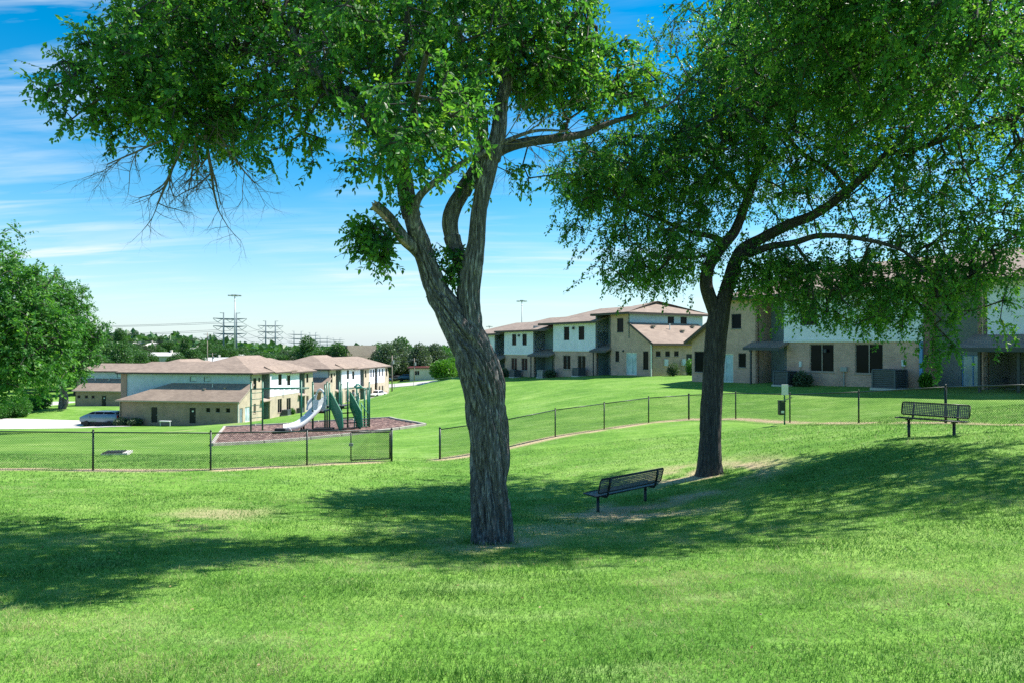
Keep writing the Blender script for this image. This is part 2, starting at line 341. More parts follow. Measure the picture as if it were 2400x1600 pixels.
def Gv(x, y):
    x = np.asarray(x, dtype=float).ravel(); y = np.asarray(y, dtype=float).ravel(); out = np.empty(len(x)); n = len(CP)
    for s in range(0, len(x), 20000):
        xs = x[s:s+20000]; ys = y[s:s+20000]; q = np.stack([np.clip(xs, -260, 260), np.clip(ys, -70, 300)], 1)/50.0
        d2 = ((q[:, None]-CP[None, :, :2]/50.0)**2).sum(2); K = 0.5*d2*np.log(d2+1e-12)
        near = K@TW[:n]+TW[n]+q@TW[n+1:]
        r = np.maximum(ys, np.abs(xs)*0.9); az = xs/np.maximum(np.abs(ys), 1.0)
        hill = 8.6*sstep(165, 345, ys)*(1-sstep(-0.56, -0.28, az))
        far = -10.5+hill+2.2*sstep(150, 400, xs)
        t = sstep(150, 245, r); t = np.where(ys < 0, sstep(60, 140, np.hypot(xs, ys)), t)
        far = np.where(ys < 0, -3.0, far)
        out[s:s+20000] = near*(1-t)+far*t
    return out
def G(x, y): return float(Gv([x], [y])[0])
def seg_dist(x, y, pts):
    best = np.full(len(x), 1e9)
    for (x0, y0), (x1, y1) in zip(pts[:-1], pts[1:]):
        dx, dy = x1-x0, y1-y0; t = np.clip(((x-x0)*dx+(y-y0)*dy)/(dx*dx+dy*dy), 0, 1)
        best = np.minimum(best, np.hypot(x-x0-t*dx, y-y0-t*dy))
    return best
def dirt_at(x, y):
    n = fbm(np.stack([x*1.3, y*1.3, x*0+3.1], 1), 3); n2 = fbm(np.stack([x*0.45, y*0.45, x*0+9.7], 1), 2)
    d = np.maximum.reduce([1-sstep(0.10, 0.60, seg_dist(x, y, FENCE_L)), 1-sstep(0.10, 0.62, seg_dist(x, y, FENCE_R))])*sstep(0.30, 0.52, n*0.6+n2*0.4)*1.25
    for cx, cy, rr, s in ((-.3,11.0,1.5,.9),(5.6,19.5,3.0,1.0),(2.5,15.6,2.8,.95),(4.2,17.2,2.2,.9),(-6.2,14.3,1.6,.6),(0.6,12.6,1.6,.6),(4.3,17.6,1.8,.7)):
        d = np.maximum(d, s*(1-sstep(0.25, 1.0, np.hypot((x-cx), (y-cy)*0.9)/rr))*sstep(0.38, 0.60, n))
    d = np.maximum(d, 0.85*(1-sstep(0.0, 0.5, seg_dist(x, y, [(-34,36),(-27,44),(-24,52)])))*sstep(0.35, 0.6, n))
    d = np.maximum(d, 0.8*(1-sstep(0.0, 1.3, seg_dist(x, y, [(-24,60),(-33,76),(-36,86)])))*sstep(0.4, 0.6, n))
    d = np.maximum(d, 0.6*(1-sstep(0.0, 0.7, seg_dist(x, y, [(-3.5,27.0),(-5.5,26.8),(-8,24.4)])))*sstep(0.42, 0.6, n))
    return np.clip(d, 0, 1)
def ground_mat():
    m, nt, b = nodes_of('lawn_grass'); N = nt.nodes; L = nt.links; v = coords(nt)
    big = noise(nt, v, 0.28, 4, 0.6); mid = noise(nt, v, 2.2, 4, 0.6)
    vs_ = coords(nt, (0.35, 1.6, 1)); st = noise(nt, vs_, 1.1, 4, 0.6); fine = noise(nt, v, 26, 4, 0.7)
    c = ramp(nt, big, [(0.30, (0.098,0.225,0.034)), (0.5, (0.14,0.285,0.045)), (0.72, (0.215,0.355,0.08))])
    c = mixc(nt, 0.55, c, ramp(nt, mid, [(0.3, (0.78,0.82,0.75)), (0.7, (1.2,1.15,1.2))]), 'MULTIPLY')
    c = mixc(nt, 0.62, c, ramp(nt, st, [(0.35, (0.70,0.78,0.7)), (0.65, (1.28,1.17,1.2))]), 'MULTIPLY')
    c = mixc(nt, 0.55, c, ramp(nt, fine, [(0.3, (0.6,0.64,0.6)), (0.7, (1.35,1.3,1.3))]), 'MULTIPLY')
    tuft = noise(nt, v, 7.0, 3, 0.7); blot = noise(nt, coords(nt, (0.8, 1.5, 1)), 0.9, 5, 0.7)
    c = mixc(nt, 0.7, c, ramp(nt, tuft, [(0.32, (0.68,0.74,0.66)), (0.68, (1.25,1.2,1.3))]), 'MULTIPLY')
    c = mixc(nt, ramp(nt, blot, [(0.52, (0,0,0)), (0.74, (0.5,0.5,0.5))]), c, (0.30,0.40,0.15))
    a = N.new('ShaderNodeAttribute'); a.attribute_name = 'dirt'
    soil = ramp(nt, fine, [(0.3, (0.33,0.25,0.15)), (0.7, (0.55,0.43,0.28))])
    c = mixc(nt, a.outputs['Fac'], c, soil); L.new(c, b.inputs['Base Color']); b.inputs['Roughness'].default_value = 0.95
    b.inputs['Specular IOR Level'].default_value = 0.1
    bump(nt, b, tuft, 0.8, 0.08); return m
MT['lawn'] = ground_mat()
def axis_pts(lo, hi, fine_lo, fine_hi, step, grow=1.13):
    p = list(np.arange(fine_lo, fine_hi+1e-6, step)); s = step; x = fine_hi
    while x < hi: s *= grow; x += s; p.append(x)
    s = step; x = fine_lo
    while x > lo: s *= grow; x -= s; p.insert(0, x)
    return np.array(p)
def make_ground():
    xs = axis_pts(-3500, 3500, -20, 19, 0.25); ys = axis_pts(-200, 5000, 2, 40, 0.25, 1.09)
    X, Y = np.meshgrid(xs, ys); X = X.ravel(); Y = Y.ravel(); Z = Gv(X, Y)
    near = (1-sstep(60, 160, np.hypot(X, Y)))
    Z = Z+near*0.09*(fbm(np.stack([X*0.33, Y*0.33, X*0], 1), 3)-0.5)
    nx, ny = len(xs), len(ys); i = np.arange(nx-1)[None]+np.arange(ny-1)[:, None]*nx
    Fc = np.stack([i, i+1, i+1+nx, i+nx], 2).reshape(-1, 4)
    o = np_mesh('ground', np.stack([X, Y, Z], 1), Fc, MT['lawn'], None, True, {'dirt': dirt_at(X, Y)})
    tag(o, 'mown green lawn sloping down to the fence and away', 'ground', kind='structure')
make_ground()
def Gn(x, y):                             # ground including its small unevenness
    x = np.asarray(x, float); y = np.asarray(y, float)
    return Gv(x, y)+(1-sstep(60, 160, np.hypot(x, y)))*0.09*(fbm(np.stack([x*0.33, y*0.33, x*0], 1), 3)-0.5)
def grass_mat():
    m, nt, b = nodes_of('grass_blade'); N = nt.nodes; L = nt.links
    a = N.new('ShaderNodeAttribute'); a.attribute_name = 'var'
    c = ramp(nt, a.outputs['Fac'], [(0.0, (0.045,0.14,0.018)), (0.35, (0.105,0.262,0.036)), (0.7, (0.205,0.38,0.08)), (1.0, (0.50,0.47,0.22))])
    L.new(c, b.inputs['Base Color']); b.inputs['Roughness'].default_value = 0.55; b.inputs['Specular IOR Level'].default_value = 0.25
    tr = N.new('ShaderNodeBsdfTranslucent'); L.new(c, tr.inputs['Color']); mx = N.new('ShaderNodeMixShader'); mx.inputs[0].default_value = 0.4
    L.new(b.outputs[0], mx.inputs[1]); L.new(tr.outputs[0], mx.inputs[2]); L.new(mx.outputs[0], N['Material Output'].inputs['Surface']); return m
MT['grass'] = grass_mat()
def make_grass():
    bands = [(3.0, 5.0, 4200, .0042, .042), (5.0, 8.0, 3000, .0055, .044), (8.0, 12.0, 1500, .008, .046), (12.0, 18.0, 620, .012, .05), (18.0, 28.0, 170, .02, .052)]
    VS, FS, VA = [], [], []; base = 0
    for y0, y1, dens, w, h in bands:
        wid = 0.80*y1+1.2; n = int(dens*(y1-y0)*2*wid)
        y = RNG.uniform(y0, y1, n); x = RNG.uniform(-wid, wid, n); k = np.abs(x) < 0.80*y+1.2; x, y = x[k], y[k]
        k = RNG.random(len(x)) > dirt_at(x, y)*0.92; x, y = x[k], y[k]
        # tufts: pull towards small clumps
        cl = np.stack([np.round(x/0.09)*0.09, np.round(y/0.09)*0.09], 1); pull = 0.25*RNG.random(len(x))
        x = x+(cl[:, 0]-x)*pull; y = y+(cl[:, 1]-y)*pull; n = len(x)
        z = Gn(x, y)-0.004
        patch = fbm(np.stack([x*0.55, y*0.55, x*0+1.7], 1), 3); mid = fbm(np.stack([x*3.1, y*3.1, x*0+5.5], 1), 2); tall = fbm(np.stack([x*1.6, y*1.6, x*0+8.1], 1), 2)
        var = np.clip(0.40+(patch-0.5)*1.5+(mid-0.5)*0.9+RNG.normal(0, 0.16, n), 0, 1)
        dry = RNG.random(n) < (0.05+0.45*sstep(0.50, 0.70, mid*0.55+patch*0.45)); var[dry] = RNG.uniform(0.78, 1.0, dry.sum())
        nb_ = np.maximum(1-sstep(.36, .62, np.hypot(x+.32, y-11.0)), 1-sstep(.42, .75, np.hypot(x-5.63, y-19.5)))
        weed = (fbm(np.stack([x*2.4, y*2.4, x*0+31.0], 1), 2) > 0.70)*RNG.random(n)
        hh = h*(0.5+1.0*tall+1.6*nb_+0.8*weed)*RNG.uniform(0.55, 1.3, n); ww = w*RNG.uniform(0.7, 1.4, n)
        th = RNG.uniform(0, 2*np.pi, n); le = RNG.uniform(0.25, 1.15, n); la = RNG.uniform(0, 2*np.pi, n)
        s = np.stack([np.cos(th)*ww/2, np.sin(th)*ww/2, 0*th], 1); p = np.stack([x, y, z], 1)
        lean = np.stack([np.cos(la)*le*hh, np.sin(la)*le*hh, 0*la], 1)
        mid_ = p+lean*0.35+np.stack([0*x, 0*x, hh*0.62], 1)
        tip = p+lean+np.stack([0*x, 0*x, hh*(1-0.25*le)], 1)
        V = np.stack([p-s, p+s, mid_+s*0.75, mid_-s*0.75, tip], 1).reshape(-1, 3) if y0 < 5 else np.stack([p-s, p+s, tip], 1).reshape(-1, 3)
        if y0 < 5:
            b = base+np.arange(n)*5; Fq = np.concatenate([np.stack([b, b+1, b+2], 1), np.stack([b, b+2, b+3], 1), np.stack([b+3, b+2, b+4], 1)]); rep = 5
        else:
            b = base+np.arange(n)*3; Fq = np.stack([b, b+1, b+2], 1); rep = 3
        VS.append(V); FS.append(Fq); VA.append(np.repeat(var, rep)); base += len(V)
    o = np_mesh('grass_blades', np.concatenate(VS), np.concatenate(FS), MT['grass'], None, False, {'var': np.concatenate(VA)})
    tag(o, 'short green grass blades covering the near lawn', 'grass', kind='stuff')
make_grass()
def sheet(name, poly, lift, m, step=0.8, label=None, cat=None, relief=0.0):
    """ground-hugging paved area bounded by a polygon"""
    P = np.array(poly, float); bm = bmesh.new(); vs_ = [bm.verts.new((x, y, 0)) for x, y in poly]; bm.faces.new(vs_)
    lo = P.min(0); hi = P.max(0)
    for ax in (0, 1):
        for c in np.arange(lo[ax]+step, hi[ax], step):
            co = [0, 0, 0]; no = [0, 0, 0]; co[ax] = c; no[ax] = 1
            bmesh.ops.bisect_plane(bm, geom=bm.verts[:]+bm.edges[:]+bm.faces[:], plane_co=co, plane_no=no)
    bm.verts.ensure_lookup_table(); xy = np.array([v.co[:2] for v in bm.verts]); z = Gn(xy[:, 0], xy[:, 1])+lift
    if relief: z = z+relief*(fbm(np.stack([xy[:, 0]*2.5, xy[:, 1]*2.5, xy[:, 0]*0], 1), 3)-0.3)
    for v, q in zip(bm.verts, z): v.co.z = q
    bmesh.ops.triangulate(bm, faces=bm.faces[:])
    e = bmesh.ops.extrude_face_region(bm, geom=bm.faces[:]); dn = [g for g in e['geom'] if isinstance(g, bmesh.types.BMVert)]
    for v in dn: v.co.z -= 0.35
    bmesh.ops.recalc_face_normals(bm, faces=bm.faces)
    me = bpy.data.meshes.new(name); bm.to_mesh(me); bm.free(); me.materials.append(m)
    return tag(new_obj(name, me), label, cat, kind='structure')
def mulch_mat():
    m, nt, b = nodes_of('wood_mulch'); N = nt.nodes; L = nt.links; v = coords(nt)
    vo = N.new('ShaderNodeTexVoronoi'); vo.inputs['Scale'].default_value = 7.5; L.new(v, vo.inputs['Vector'])
    sp = N.new('ShaderNodeSeparateXYZ'); L.new(vo.outputs['Color'], sp.inputs[0])
    c = ramp(nt, sp.outputs[0], [(0.1, (0.05,0.024,0.02)), (0.5, (0.14,0.072,0.058)), (0.8, (0.235,0.135,0.108)), (1.0, (0.40,0.28,0.22))])
    L.new(c, b.inputs['Base Color']); b.inputs['Roughness'].default_value = 0.95; bump(nt, b, vo.outputs['Distance'], 1.0, 0.05); return m
MT['mulch'] = mulch_mat()
def gp(sx, sy, d0):                          # ground place sighted near distance d0
    d = d0
    for _ in range(30):
        x = (sx-1200)*d/F; z = G(x, d); dn = -z*F/(sy-HZ); d = 0.6*d+0.4*dn
    return ((sx-1200)*d/F, d)
MULCH = [(-14.7,33.5),(-11.0,37.3),(-8.3,40.0),(-5.5,43.4),(-7.6,48.0),(-9.2,51.5),(-15.0,53.0),(-22.3,53.0)]
sheet('mulch_bed', MULCH, 0.04, MT['mulch'], 0.5, 'reddish brown wood mulch bed under the playground', 'mulch', 0.08)
sheet('driveway', [(-125,84),(-86,83.5),(-66,85.5),(-54,87.5),(-49.5,89.0),(-52.8,91.0),(-52.8,97),(-60,97.2),(-72,95.5),(-90,93.5),(-125,95)], 0.05, MT['concrete_pale'], 2.5, 'pale concrete driveway under the parked van', 'driveway')
sheet('parking_lot', [(-27,118),(-24,116),(-12,131),(-9,139),(-17,145),(-25,146)], 0.08, MT['concrete_pale'], 3, 'pale concrete lot beyond the grassy hill', 'parking lot')
sheet('road', [(-60,166),(-30,161),(-10,158),(20,158),(60,160),(60,167),(20,166),(-10,166),(-30,170),(-60,176)], 0.08, MT['concrete_pale'], 4, 'pale road behind the far fence', 'road')
sheet('side_road', [(-140,98),(-96,98),(-88,115),(-95,150),(-108,150),(-102,115),(-140,110)], 0.06, MT['concrete'], 4, 'grey road past the left shade trees', 'road')
# ------------------------------------------------------------------ trees
def catmull(P, per=8):
    P = np.asarray(P, float); out = []
    Q = np.vstack([2*P[0]-P[1], P, 2*P[-1]-P[-2]])
    for i in range(1, len(Q)-2):
        p0, p1, p2, p3 = Q[i-1], Q[i], Q[i+1], Q[i+2]
        for t in np.linspace(0, 1, per, endpoint=False):
            out.append(0.5*((2*p1)+(-p0+p2)*t+(2*p0-5*p1+4*p2-p3)*t*t+(-p0+3*p1-3*p2+p3)*t**3))
    out.append(Q[-2]); return np.array(out)
def sweep(P, R, n, bark=0.0, twist=0.0, flare=0.0, seed=0.0):
    """tapered tube along P with radii R, optionally furrowed bark"""
    m = len(P); T = np.gradient(P, axis=0); T /= np.linalg.norm(T, axis=1)[:, None]+1e-9
    a = np.cross(T[0], [0.3, 1, 0.1]); a /= np.linalg.norm(a); A = [a]
    for i in range(1, m):
        a = A[-1]-T[i]*np.dot(A[-1], T[i]); a /= np.linalg.norm(a)+1e-9; A.append(a)
    A = np.array(A); B = np.cross(T, A); s = np.concatenate([[0], np.cumsum(np.linalg.norm(np.diff(P, axis=0), axis=1))])
    th = np.linspace(0, 2*np.pi, n, endpoint=False); TH = th[None]+0*s[:, None]; S = s[:, None]+0*TH; RR = R[:, None]+0*TH
    if bark:
        ph = TH+twist*S; k = 2.1
        q = np.stack([np.cos(ph)*k*2.6+seed, np.sin(ph)*k*2.6, S*1.5+0.0], 2).reshape(-1, 3)
        w = np.stack([q[:, 0]*0.6, q[:, 1]*0.6, S.ravel()*3.0], 1); wob = (fbm(w+4.4, 2)-0.5)*1.1
        q1 = np.stack([np.cos(ph).ravel()*3.6+seed+wob, np.sin(ph).ravel()*3.6+wob*0.6, S.ravel()*1.0], 1)
        r1 = 0.35-np.exp(-((vnoise(q1)-0.5)/0.12)**2)
        q2 = np.stack([np.cos(ph).ravel()*9.5+seed*2+wob*1.6, np.sin(ph).ravel()*9.5-wob, S.ravel()*1.3], 1)
        r2 = 0.3-np.exp(-((vnoise(q2)-0.5)/0.13)**2)
        lump = fbm(q*0.35+2.2, 2)-0.5
        disp = (bark*(1.0*r1+0.55*r2)).reshape(TH.shape)*np.clip(RR/0.25, 0.25, 1.1)+(lump*0.07).reshape(TH.shape)*RR
        RR = RR+disp
        if flare: RR = RR+RR*flare*np.exp(-S/0.22)*(0.55+0.45*np.cos(ph*5+1.0))
    V = P[:, None]+A[:, None]*(RR*np.cos(TH))[..., None]+B[:, None]*(RR*np.sin(TH))[..., None]
    i = np.arange(m-1)[:, None]*n; j = np.arange(n)[None]; jn = (j+1) % n
    Fc = np.stack([i+j, i+jn, i+n+jn, i+n+j], 2).reshape(-1, 4)
    return V.reshape(-1, 3), Fc
class Quads:
    def __init__(s): s.V = []; s.F = []; s.n = 0
    def add(s, V, Fc): s.V.append(V); s.F.append(Fc+s.n); s.n += len(V)
    def build(s, name, m, parent, smooth=True): return np_mesh(name, np.concatenate(s.V), np.concatenate(s.F), m, parent, smooth)
def tubes(P0, P1, r0, r1, n=5):
    """many straight tapered tubes at once"""
    P0 = np.asarray(P0); P1 = np.asarray(P1); d = P1-P0; d = d/(np.linalg.norm(d, axis=1)[:, None]+1e-9)
    ref = np.where(np.abs(d[:, 2:3]) > 0.9, np.array([[1., 0, 0]]), np.array([[0, 0, 1.]])); a = np.cross(d, ref); a /= np.linalg.norm(a, axis=1)[:, None]; b = np.cross(d, a)
    th = np.linspace(0, 2*np.pi, n, endpoint=False); c = np.cos(th)[None, :, None]; s = np.sin(th)[None, :, None]
    ring = a[:, None]*c+b[:, None]*s
    V = np.concatenate([P0[:, None]+ring*np.asarray(r0)[:, None, None], P1[:, None]+ring*np.asarray(r1)[:, None, None]], 1)
    k = np.arange(len(P0))[:, None]*2*n; j = np.arange(n)[None]; jn = (j+1) % n
    Fc = np.stack([k+j, k+jn, k+n+jn, k+n+j], 2).reshape(-1, 4)
    return V.reshape(-1, 3), Fc
def leaf_mesh(P, A, L, var, fold=0.25, wr=0.5, rich=False, up=None):
    """leaves: base points P, axes A, lengths L"""
    n = len(P); A = A/(np.linalg.norm(A, axis=1)[:, None]+1e-9)
    r = RNG.normal(0, 0.55, (n, 3)); r[:, 2] += 1.0; S = np.cross(A, r); S /= np.linalg.norm(S, axis=1)[:, None]+1e-9
    Nn = np.cross(S, A); w = (L*wr/2)[:, None]; l = L[:, None]
    if rich:
        V = np.stack([P, P+A*l*0.33+S*w-Nn*0+Nn*w*fold, P+A*l*0.70+S*w*0.72+Nn*(w*fold*0.6-l*0.03), P+A*l-Nn*l*0.10,
                      P+A*l*0.70-S*w*0.72+Nn*(w*fold*0.6-l*0.03), P+A*l*0.33-S*w+Nn*w*fold], 1).reshape(-1, 3)
        b = np.arange(n)[:, None]*6; Fc = np.concatenate([b+np.array([[0, 1, 2, 3]]), b+np.array([[0, 3, 4, 5]])]); rep = 6
    else:
        V = np.stack([P, P+A*l*0.45+S*w+Nn*w*fold, P+A*l, P+A*l*0.45-S*w+Nn*w*fold], 1).reshape(-1, 3)
        b = np.arange(n)[:, None]*4; Fc = np.concatenate([b+np.array([[0, 1, 2]]), b+np.array([[0, 2, 3]])]); rep = 4
    return V, Fc, np.repeat(var, rep)
def in_ellipsoids(ells, n, shell=0.45):
    """ells: (cx,cy,cz, rx,ry,rz, weight)"""
    E = np.array([e[:6] for e in ells]); w = np.array([e[6]*(e[3]*e[4]*e[5])**(2/3) for e in ells]); idx = RNG.choice(len(E), n, p=w/w.sum())
    u = RNG.normal(size=(n, 3)); u /= np.linalg.norm(u, axis=1)[:, None]; r = RNG.random(n)**shell
    return E[idx, :3]+u*r[:, None]*E[idx, 3:6], u
def grow(limbs, ells, n_att, n_twig, n_leaf, leaf, twig_len, droop=0.25, seed=1, wr=0.5, jitter=0.25, minz=None):
    """limbs: [(P, R)] main limbs; returns branch tubes, twig tubes, leaf base/axis arrays"""
    nodes = np.concatenate([l[0][len(l[0])//4:] for l in limbs]); nr = np.concatenate([l[1][len(l[0])//4:] for l in limbs])
    att, u = in_ellipsoids(ells, n_att)
    dist0 = np.array([np.min(np.linalg.norm(nodes-a, axis=1)) for a in att]); order = np.argsort(dist0)
    pos = list(nodes); par = [-1]*len(nodes); cnt = [0]*len(nodes); arr = np.zeros((len(nodes)+4*n_att, 3)); arr[:len(nodes)] = nodes; m = len(nodes); nl = m
    edges = []; ends = []
    for k in order:
        a = att[k]; d = np.linalg.norm(arr[:m]-a, axis=1); d[:nl] *= 0.85; j = int(np.argmin(d)); p = arr[j]
        L_ = np.linalg.norm(a-p); ns = 1 if L_ < 0.5 else (2 if L_ < 1.3 else 3); last = j
        for q in range(1, ns+1):
            t = q/ns; pt = p+(a-p)*t
            if q < ns: pt = pt+RNG.normal(0, jitter*L_*0.16, 3)+np.array([0, 0, 0.10*L_*math.sin(math.pi*t)])
            arr[m] = pt; par.append(last); cnt.append(0); last = m; m += 1
        ends.append((last, a-p))
    w = np.zeros(m)
    for e, _ in ends: w[e] += 1
    for i in range(m-1, nl-1, -1): w[par[i]] += w[i]
    r = 0.0045*(w**0.5)*leaf/0.065+0.003
    ids = np.arange(nl, m); pr = np.array([par[i] for i in ids]); r0 = np.minimum(np.where(pr < nl, r[ids]*1.15, r[pr]), 0.09*leaf/0.065); r0 = np.maximum(r0, r[ids])
    branch = tubes(arr[pr], arr[ids], r0, r[ids], 6)
    # twigs
    tips = np.array([arr[e] for e, _ in ends]); dirs = np.array([d/(np.linalg.norm(d)+1e-6) for _, d in ends])
    TP = np.repeat(tips, n_twig, 0); TD = np.repeat(dirs, n_twig, 0)*0.55+RNG.normal(0, 0.75, (len(TP), 3)); TD[:, 2] -= droop*RNG.random(len(TP))*2
    TD /= np.linalg.norm(TD, axis=1)[:, None]; TL = twig_len*RNG.uniform(0.6, 1.35, len(TP))
    TE = TP+TD*TL[:, None]; TE[:, 2] -= 0.10*TL
    ev = slice(None, None, 1 if n_att < 3000 else 2); twig = tubes(TP[ev], TE[ev], np.full(len(TP[ev]), 0.004*leaf/0.065), np.full(len(TP[ev]), 0.0018*leaf/0.065), 3)
    t = (np.arange(n_leaf)[None]+RNG.random((len(TP), n_leaf)))/n_leaf
    LP = TP[:, None]+(TE-TP)[:, None]*t[..., None]
    side = np.cross(TD, RNG.normal(size=TD.shape)); side /= np.linalg.norm(side, axis=1)[:, None]+1e-9
    sg = np.where(np.arange(n_leaf) % 2 == 0, 1.0, -1.0)[None, :, None]
    LA = TD[:, None]*0.65+side[:, None]*sg*0.85+RNG.normal(0, 0.25, LP.shape); LA[..., 2] -= 0.35
    clump = np.repeat(RNG.normal(0, 0.20, len(tips)), n_twig)[:, None]+np.repeat(RNG.normal(0, 0.08, len(TP))[:, None], n_leaf, 1)
    var = np.clip(0.46+clump+RNG.normal(0, 0.12, clump.shape)+0.22*t**3, 0, 1).ravel()
    return branch, twig, LP.reshape(-1, 3), LA.reshape(-1, 3), var
DS = 2400/2352.0                              # picture coordinates were read at 2352 px width
def dp(x, y, d): return at(x*DS, y*DS, d)
def limb(pts, per=8):
    """pts: (x, y, depth, radius) sighted; -> smooth centreline and radii"""
    Q = np.array([[*dp(x, y, d), r] for x, y, d, r in pts]); C = catmull(Q, per); return C[:, :3], np.maximum(C[:, 3], 0.006)
def ell(x, y, d, rx, ry, rz, w=1.0): return (*dp(x, y, d), rx, ry, rz, w)

def make_elm_near():
    d = 11.0; trunk = limb([(1131,1290,d,.37),(1131,1245,d,.345),(1130,1190,d,.325),(1126,1100,d,.32),(1122,1000,d,.325),(1114,900,d,.335),(1100,845,d,.335),(1080,795,d,.305),(1050,745,d,.255),(1025,705,d,.225),(1003,668,d,.21),(982,607,d,.168),(966,560,d,.165),(950,513,d,.145),(936,456,d,.125),(925,400,d-.1,.125),(885,320,d-.2,.11),(830,250,d-.1,.10),(748,195,d+.2,.095),(695,105,d+.5,.085),(620,10,d+.8,.07),(560,-80,d+1,.05)], 18)
    right = limb([(1125,960,d+.02,.16),(1112,880,d+.02,.235),(1096,810,d,.245),(1083,750,d,.215),(1078,710,d,.20),(1076,668,d,.195),(1085,607,d,.188),(1094,560,d,.152),(1099,500,d,.142),(1105,455,d,.145),(1114,415,d,.15),(1128,365,d,.14),(1145,300,d,.115),(1151,240,d+.1,.10),(1165,180,d+.2,.09),(1170,110,d+.3,.08),(1150,40,d+.3,.065),(1120,-60,d+.3,.05)], 17)
    middle = limb([(1086,720,d+.1,.10),(1066,630,d+.25,.12),(1042,560,d+.3,.135),(1033,513,d+.3,.15),(1042,475,d+.3,.15),(1062,440,d+.35,.14),(1098,370,d+.4,.09),(1110,280,d+.7,.08),(1080,160,d+1.1,.07),(1040,40,d+1.4,.05)], 14)
    fork = limb([(985,610,d,.07),(965,555,d-.05,.09),(952,520,d-.12,.10),(952,478,d-.22,.075),(968,445,d-.3,.06),(1010,410,d-.35,.05),(1060,376,d-.3,.046),(1120,345,d-.15,.042),(1165,322,d,.036),(1230,300,d+.2,.026),(1300,300,d+.4,.016)], 10)
    stub = limb([(985,610,d,.09),(958,575,d-.02,.11),(925,545,d-.12,.10),(893,500,d-.2,.085),(862,470,d-.3,.075)], 8)
    rb = limb([(1131,355,d,.10),(1165,338,d+.1,.09),(1215,325,d+.3,.08),(1290,316,d+.7,.07),(1345,306,d+1,.062),(1385,288,d+1.1,.05),(1445,268,d+1.3,.04),(1530,242,d+1.6,.025),(1580,205,d+1.8,.015)], 8)
    lb = limb([(850,268,d-.1,.085),(800,210,d+.3,.085),(720,212,d+.8,.075),(640,216,d+1.1,.07),(560,235,d+1.3,.055),(480,265,d+1.4,.045),(400,285,d+1.3,.03),(300,270,d+1.2,.02)], 8)
    l2 = limb([(748,195,d+.2,.07),(640,140,d+.9,.055),(520,105,d+1.4,.045),(380,110,d+1.8,.03),(250,160,d+2,.018)], 8)
    nb = limb([(925,400,d-.1,.09),(935,330,d-1,.075),(945,270,d-2.0,.06),(955,220,d-2.8,.04),(980,120,d-3.4,.03)], 8)
    up = limb([(885,320,d-.2,.08),(900,200,d-.4,.07),(930,80,d-.6,.055),(940,-60,d-.6,.04),(930,-200,d-.4,.025)], 8)
    ur = limb([(1165,180,d+.2,.07),(1220,90,d+.3,.055),(1300,30,d+.6,.04),(1370,60,d+1,.03)], 8)
    base = Vector(trunk[0][18]); base.z = G(base.x, base.y); root = empty('elm_tree', base); off = np.array(base)
    tag(root, 'large forked shade tree with deeply furrowed bark, nearest the camera', 'tree')
    q = Quads()
    for (P, R), n, bk, tw, fl in ((trunk, 140, .072, .35, .20), (right, 116, .06, .25, 0), (middle, 76, .04, .2, 0)):
        V, Fc = sweep(P-off, np.where(R > .14, R-.022, R), n, bk, tw, fl, seed=n*0.37); q.add(V, Fc)
    q.build('trunk', MT['bark'], root)
    q = Quads()
    for P, R in (rb, lb, l2, nb, up, ur): V, Fc = sweep(P-off, R, 20, .012, .3); q.add(V, Fc)
    limbs_o = q.build('limb', MT['bark_dark'], root)
    V, Fc = sweep(fork[0]-off, fork[1], 20, .008, .3); np_mesh('limb', V, Fc, MT['bark'], root, True)
    V, Fc = sweep(stub[0]-off, stub[1], 28, .014, .2); so = np_mesh('broken_stub', V, Fc, MT['bark'], root, True)
    e = Vector(stub[0][-1]-off); dirn = Vector(stub[0][-1]-stub[0][-4]).normalized(); mb = MB()
    for i in range(9):
        a = i*0.7; o_ = Vector((math.cos(a), .2, math.sin(a)))*0.045; mb.tube(e+o_-dirn*0.08, e+o_*0.8+dirn*random.uniform(0.0, .07), 0.028, 0.008, 5)
    SP = stub[0]-off; kk = len(SP)
    for i in range(kk//3, kk-1): mb.tube(Vector(SP[i])+Vector((-.035,-.075,-.045)), Vector(SP[i+1])+Vector((-.035,-.07,-.04)), .042, .04, 6)
    mb.build('split_end', MT['pale_wood'], so)
    tag(so, 'broken branch stub with pale split wood')
    ells = [ell(390,180,12,1.75,2.2,1.05,1.25), ell(300,230,11.8,1.35,1.6,.8,1.1), ell(480,270,11.8,1.4,1.7,.75,1.0), ell(620,100,12.2,2.0,2.2,1.25), ell(860,110,10.6,1.9,2.2,1.15,1.1), ell(960,290,8.5,.85,.9,.72,1.35),
            ell(985,235,10.2,1.1,1.2,.9,1.0), ell(1130,60,11.4,1.8,2.3,1.25), ell(1310,165,11.8,1.2,1.7,.95,1.15), ell(1440,205,12.4,.85,1.4,.55,1.0), ell(1250,110,11.2,1.0,1.6,.9),
            ell(640,-120,12.2,2.8,3.0,1.4,1.2), ell(1120,-150,11.4,2.6,3.0,1.4,1.2), ell(430,40,12.3,1.2,1.8,.8,.8), ell(500,60,14.2,2.3,1.8,1.3,.9), ell(820,40,14.6,2.5,1.9,1.4,.9), ell(340,120,13.8,1.4,1.5,.8,.9), ell(1150,0,14.4,2.2,1.8,1.3,.8), ell(640,300,11.2,.75,.9,.38,.9),ell(850,380,10.4,.5,.6,.28,.8),
            ell(865,550,10.75,.36,.35,.32,4.0), ell(1035,600,11.1,.17,.2,.30,5.0), ell(930,430,10.7,.28,.3,.25,1.0), ell(1230,390,11.3,.45,.5,.2,.5), ell(740,370,10.8,.4,.4,.16,.6), ell(1090,430,11.3,.25,.3,.2,.6)]
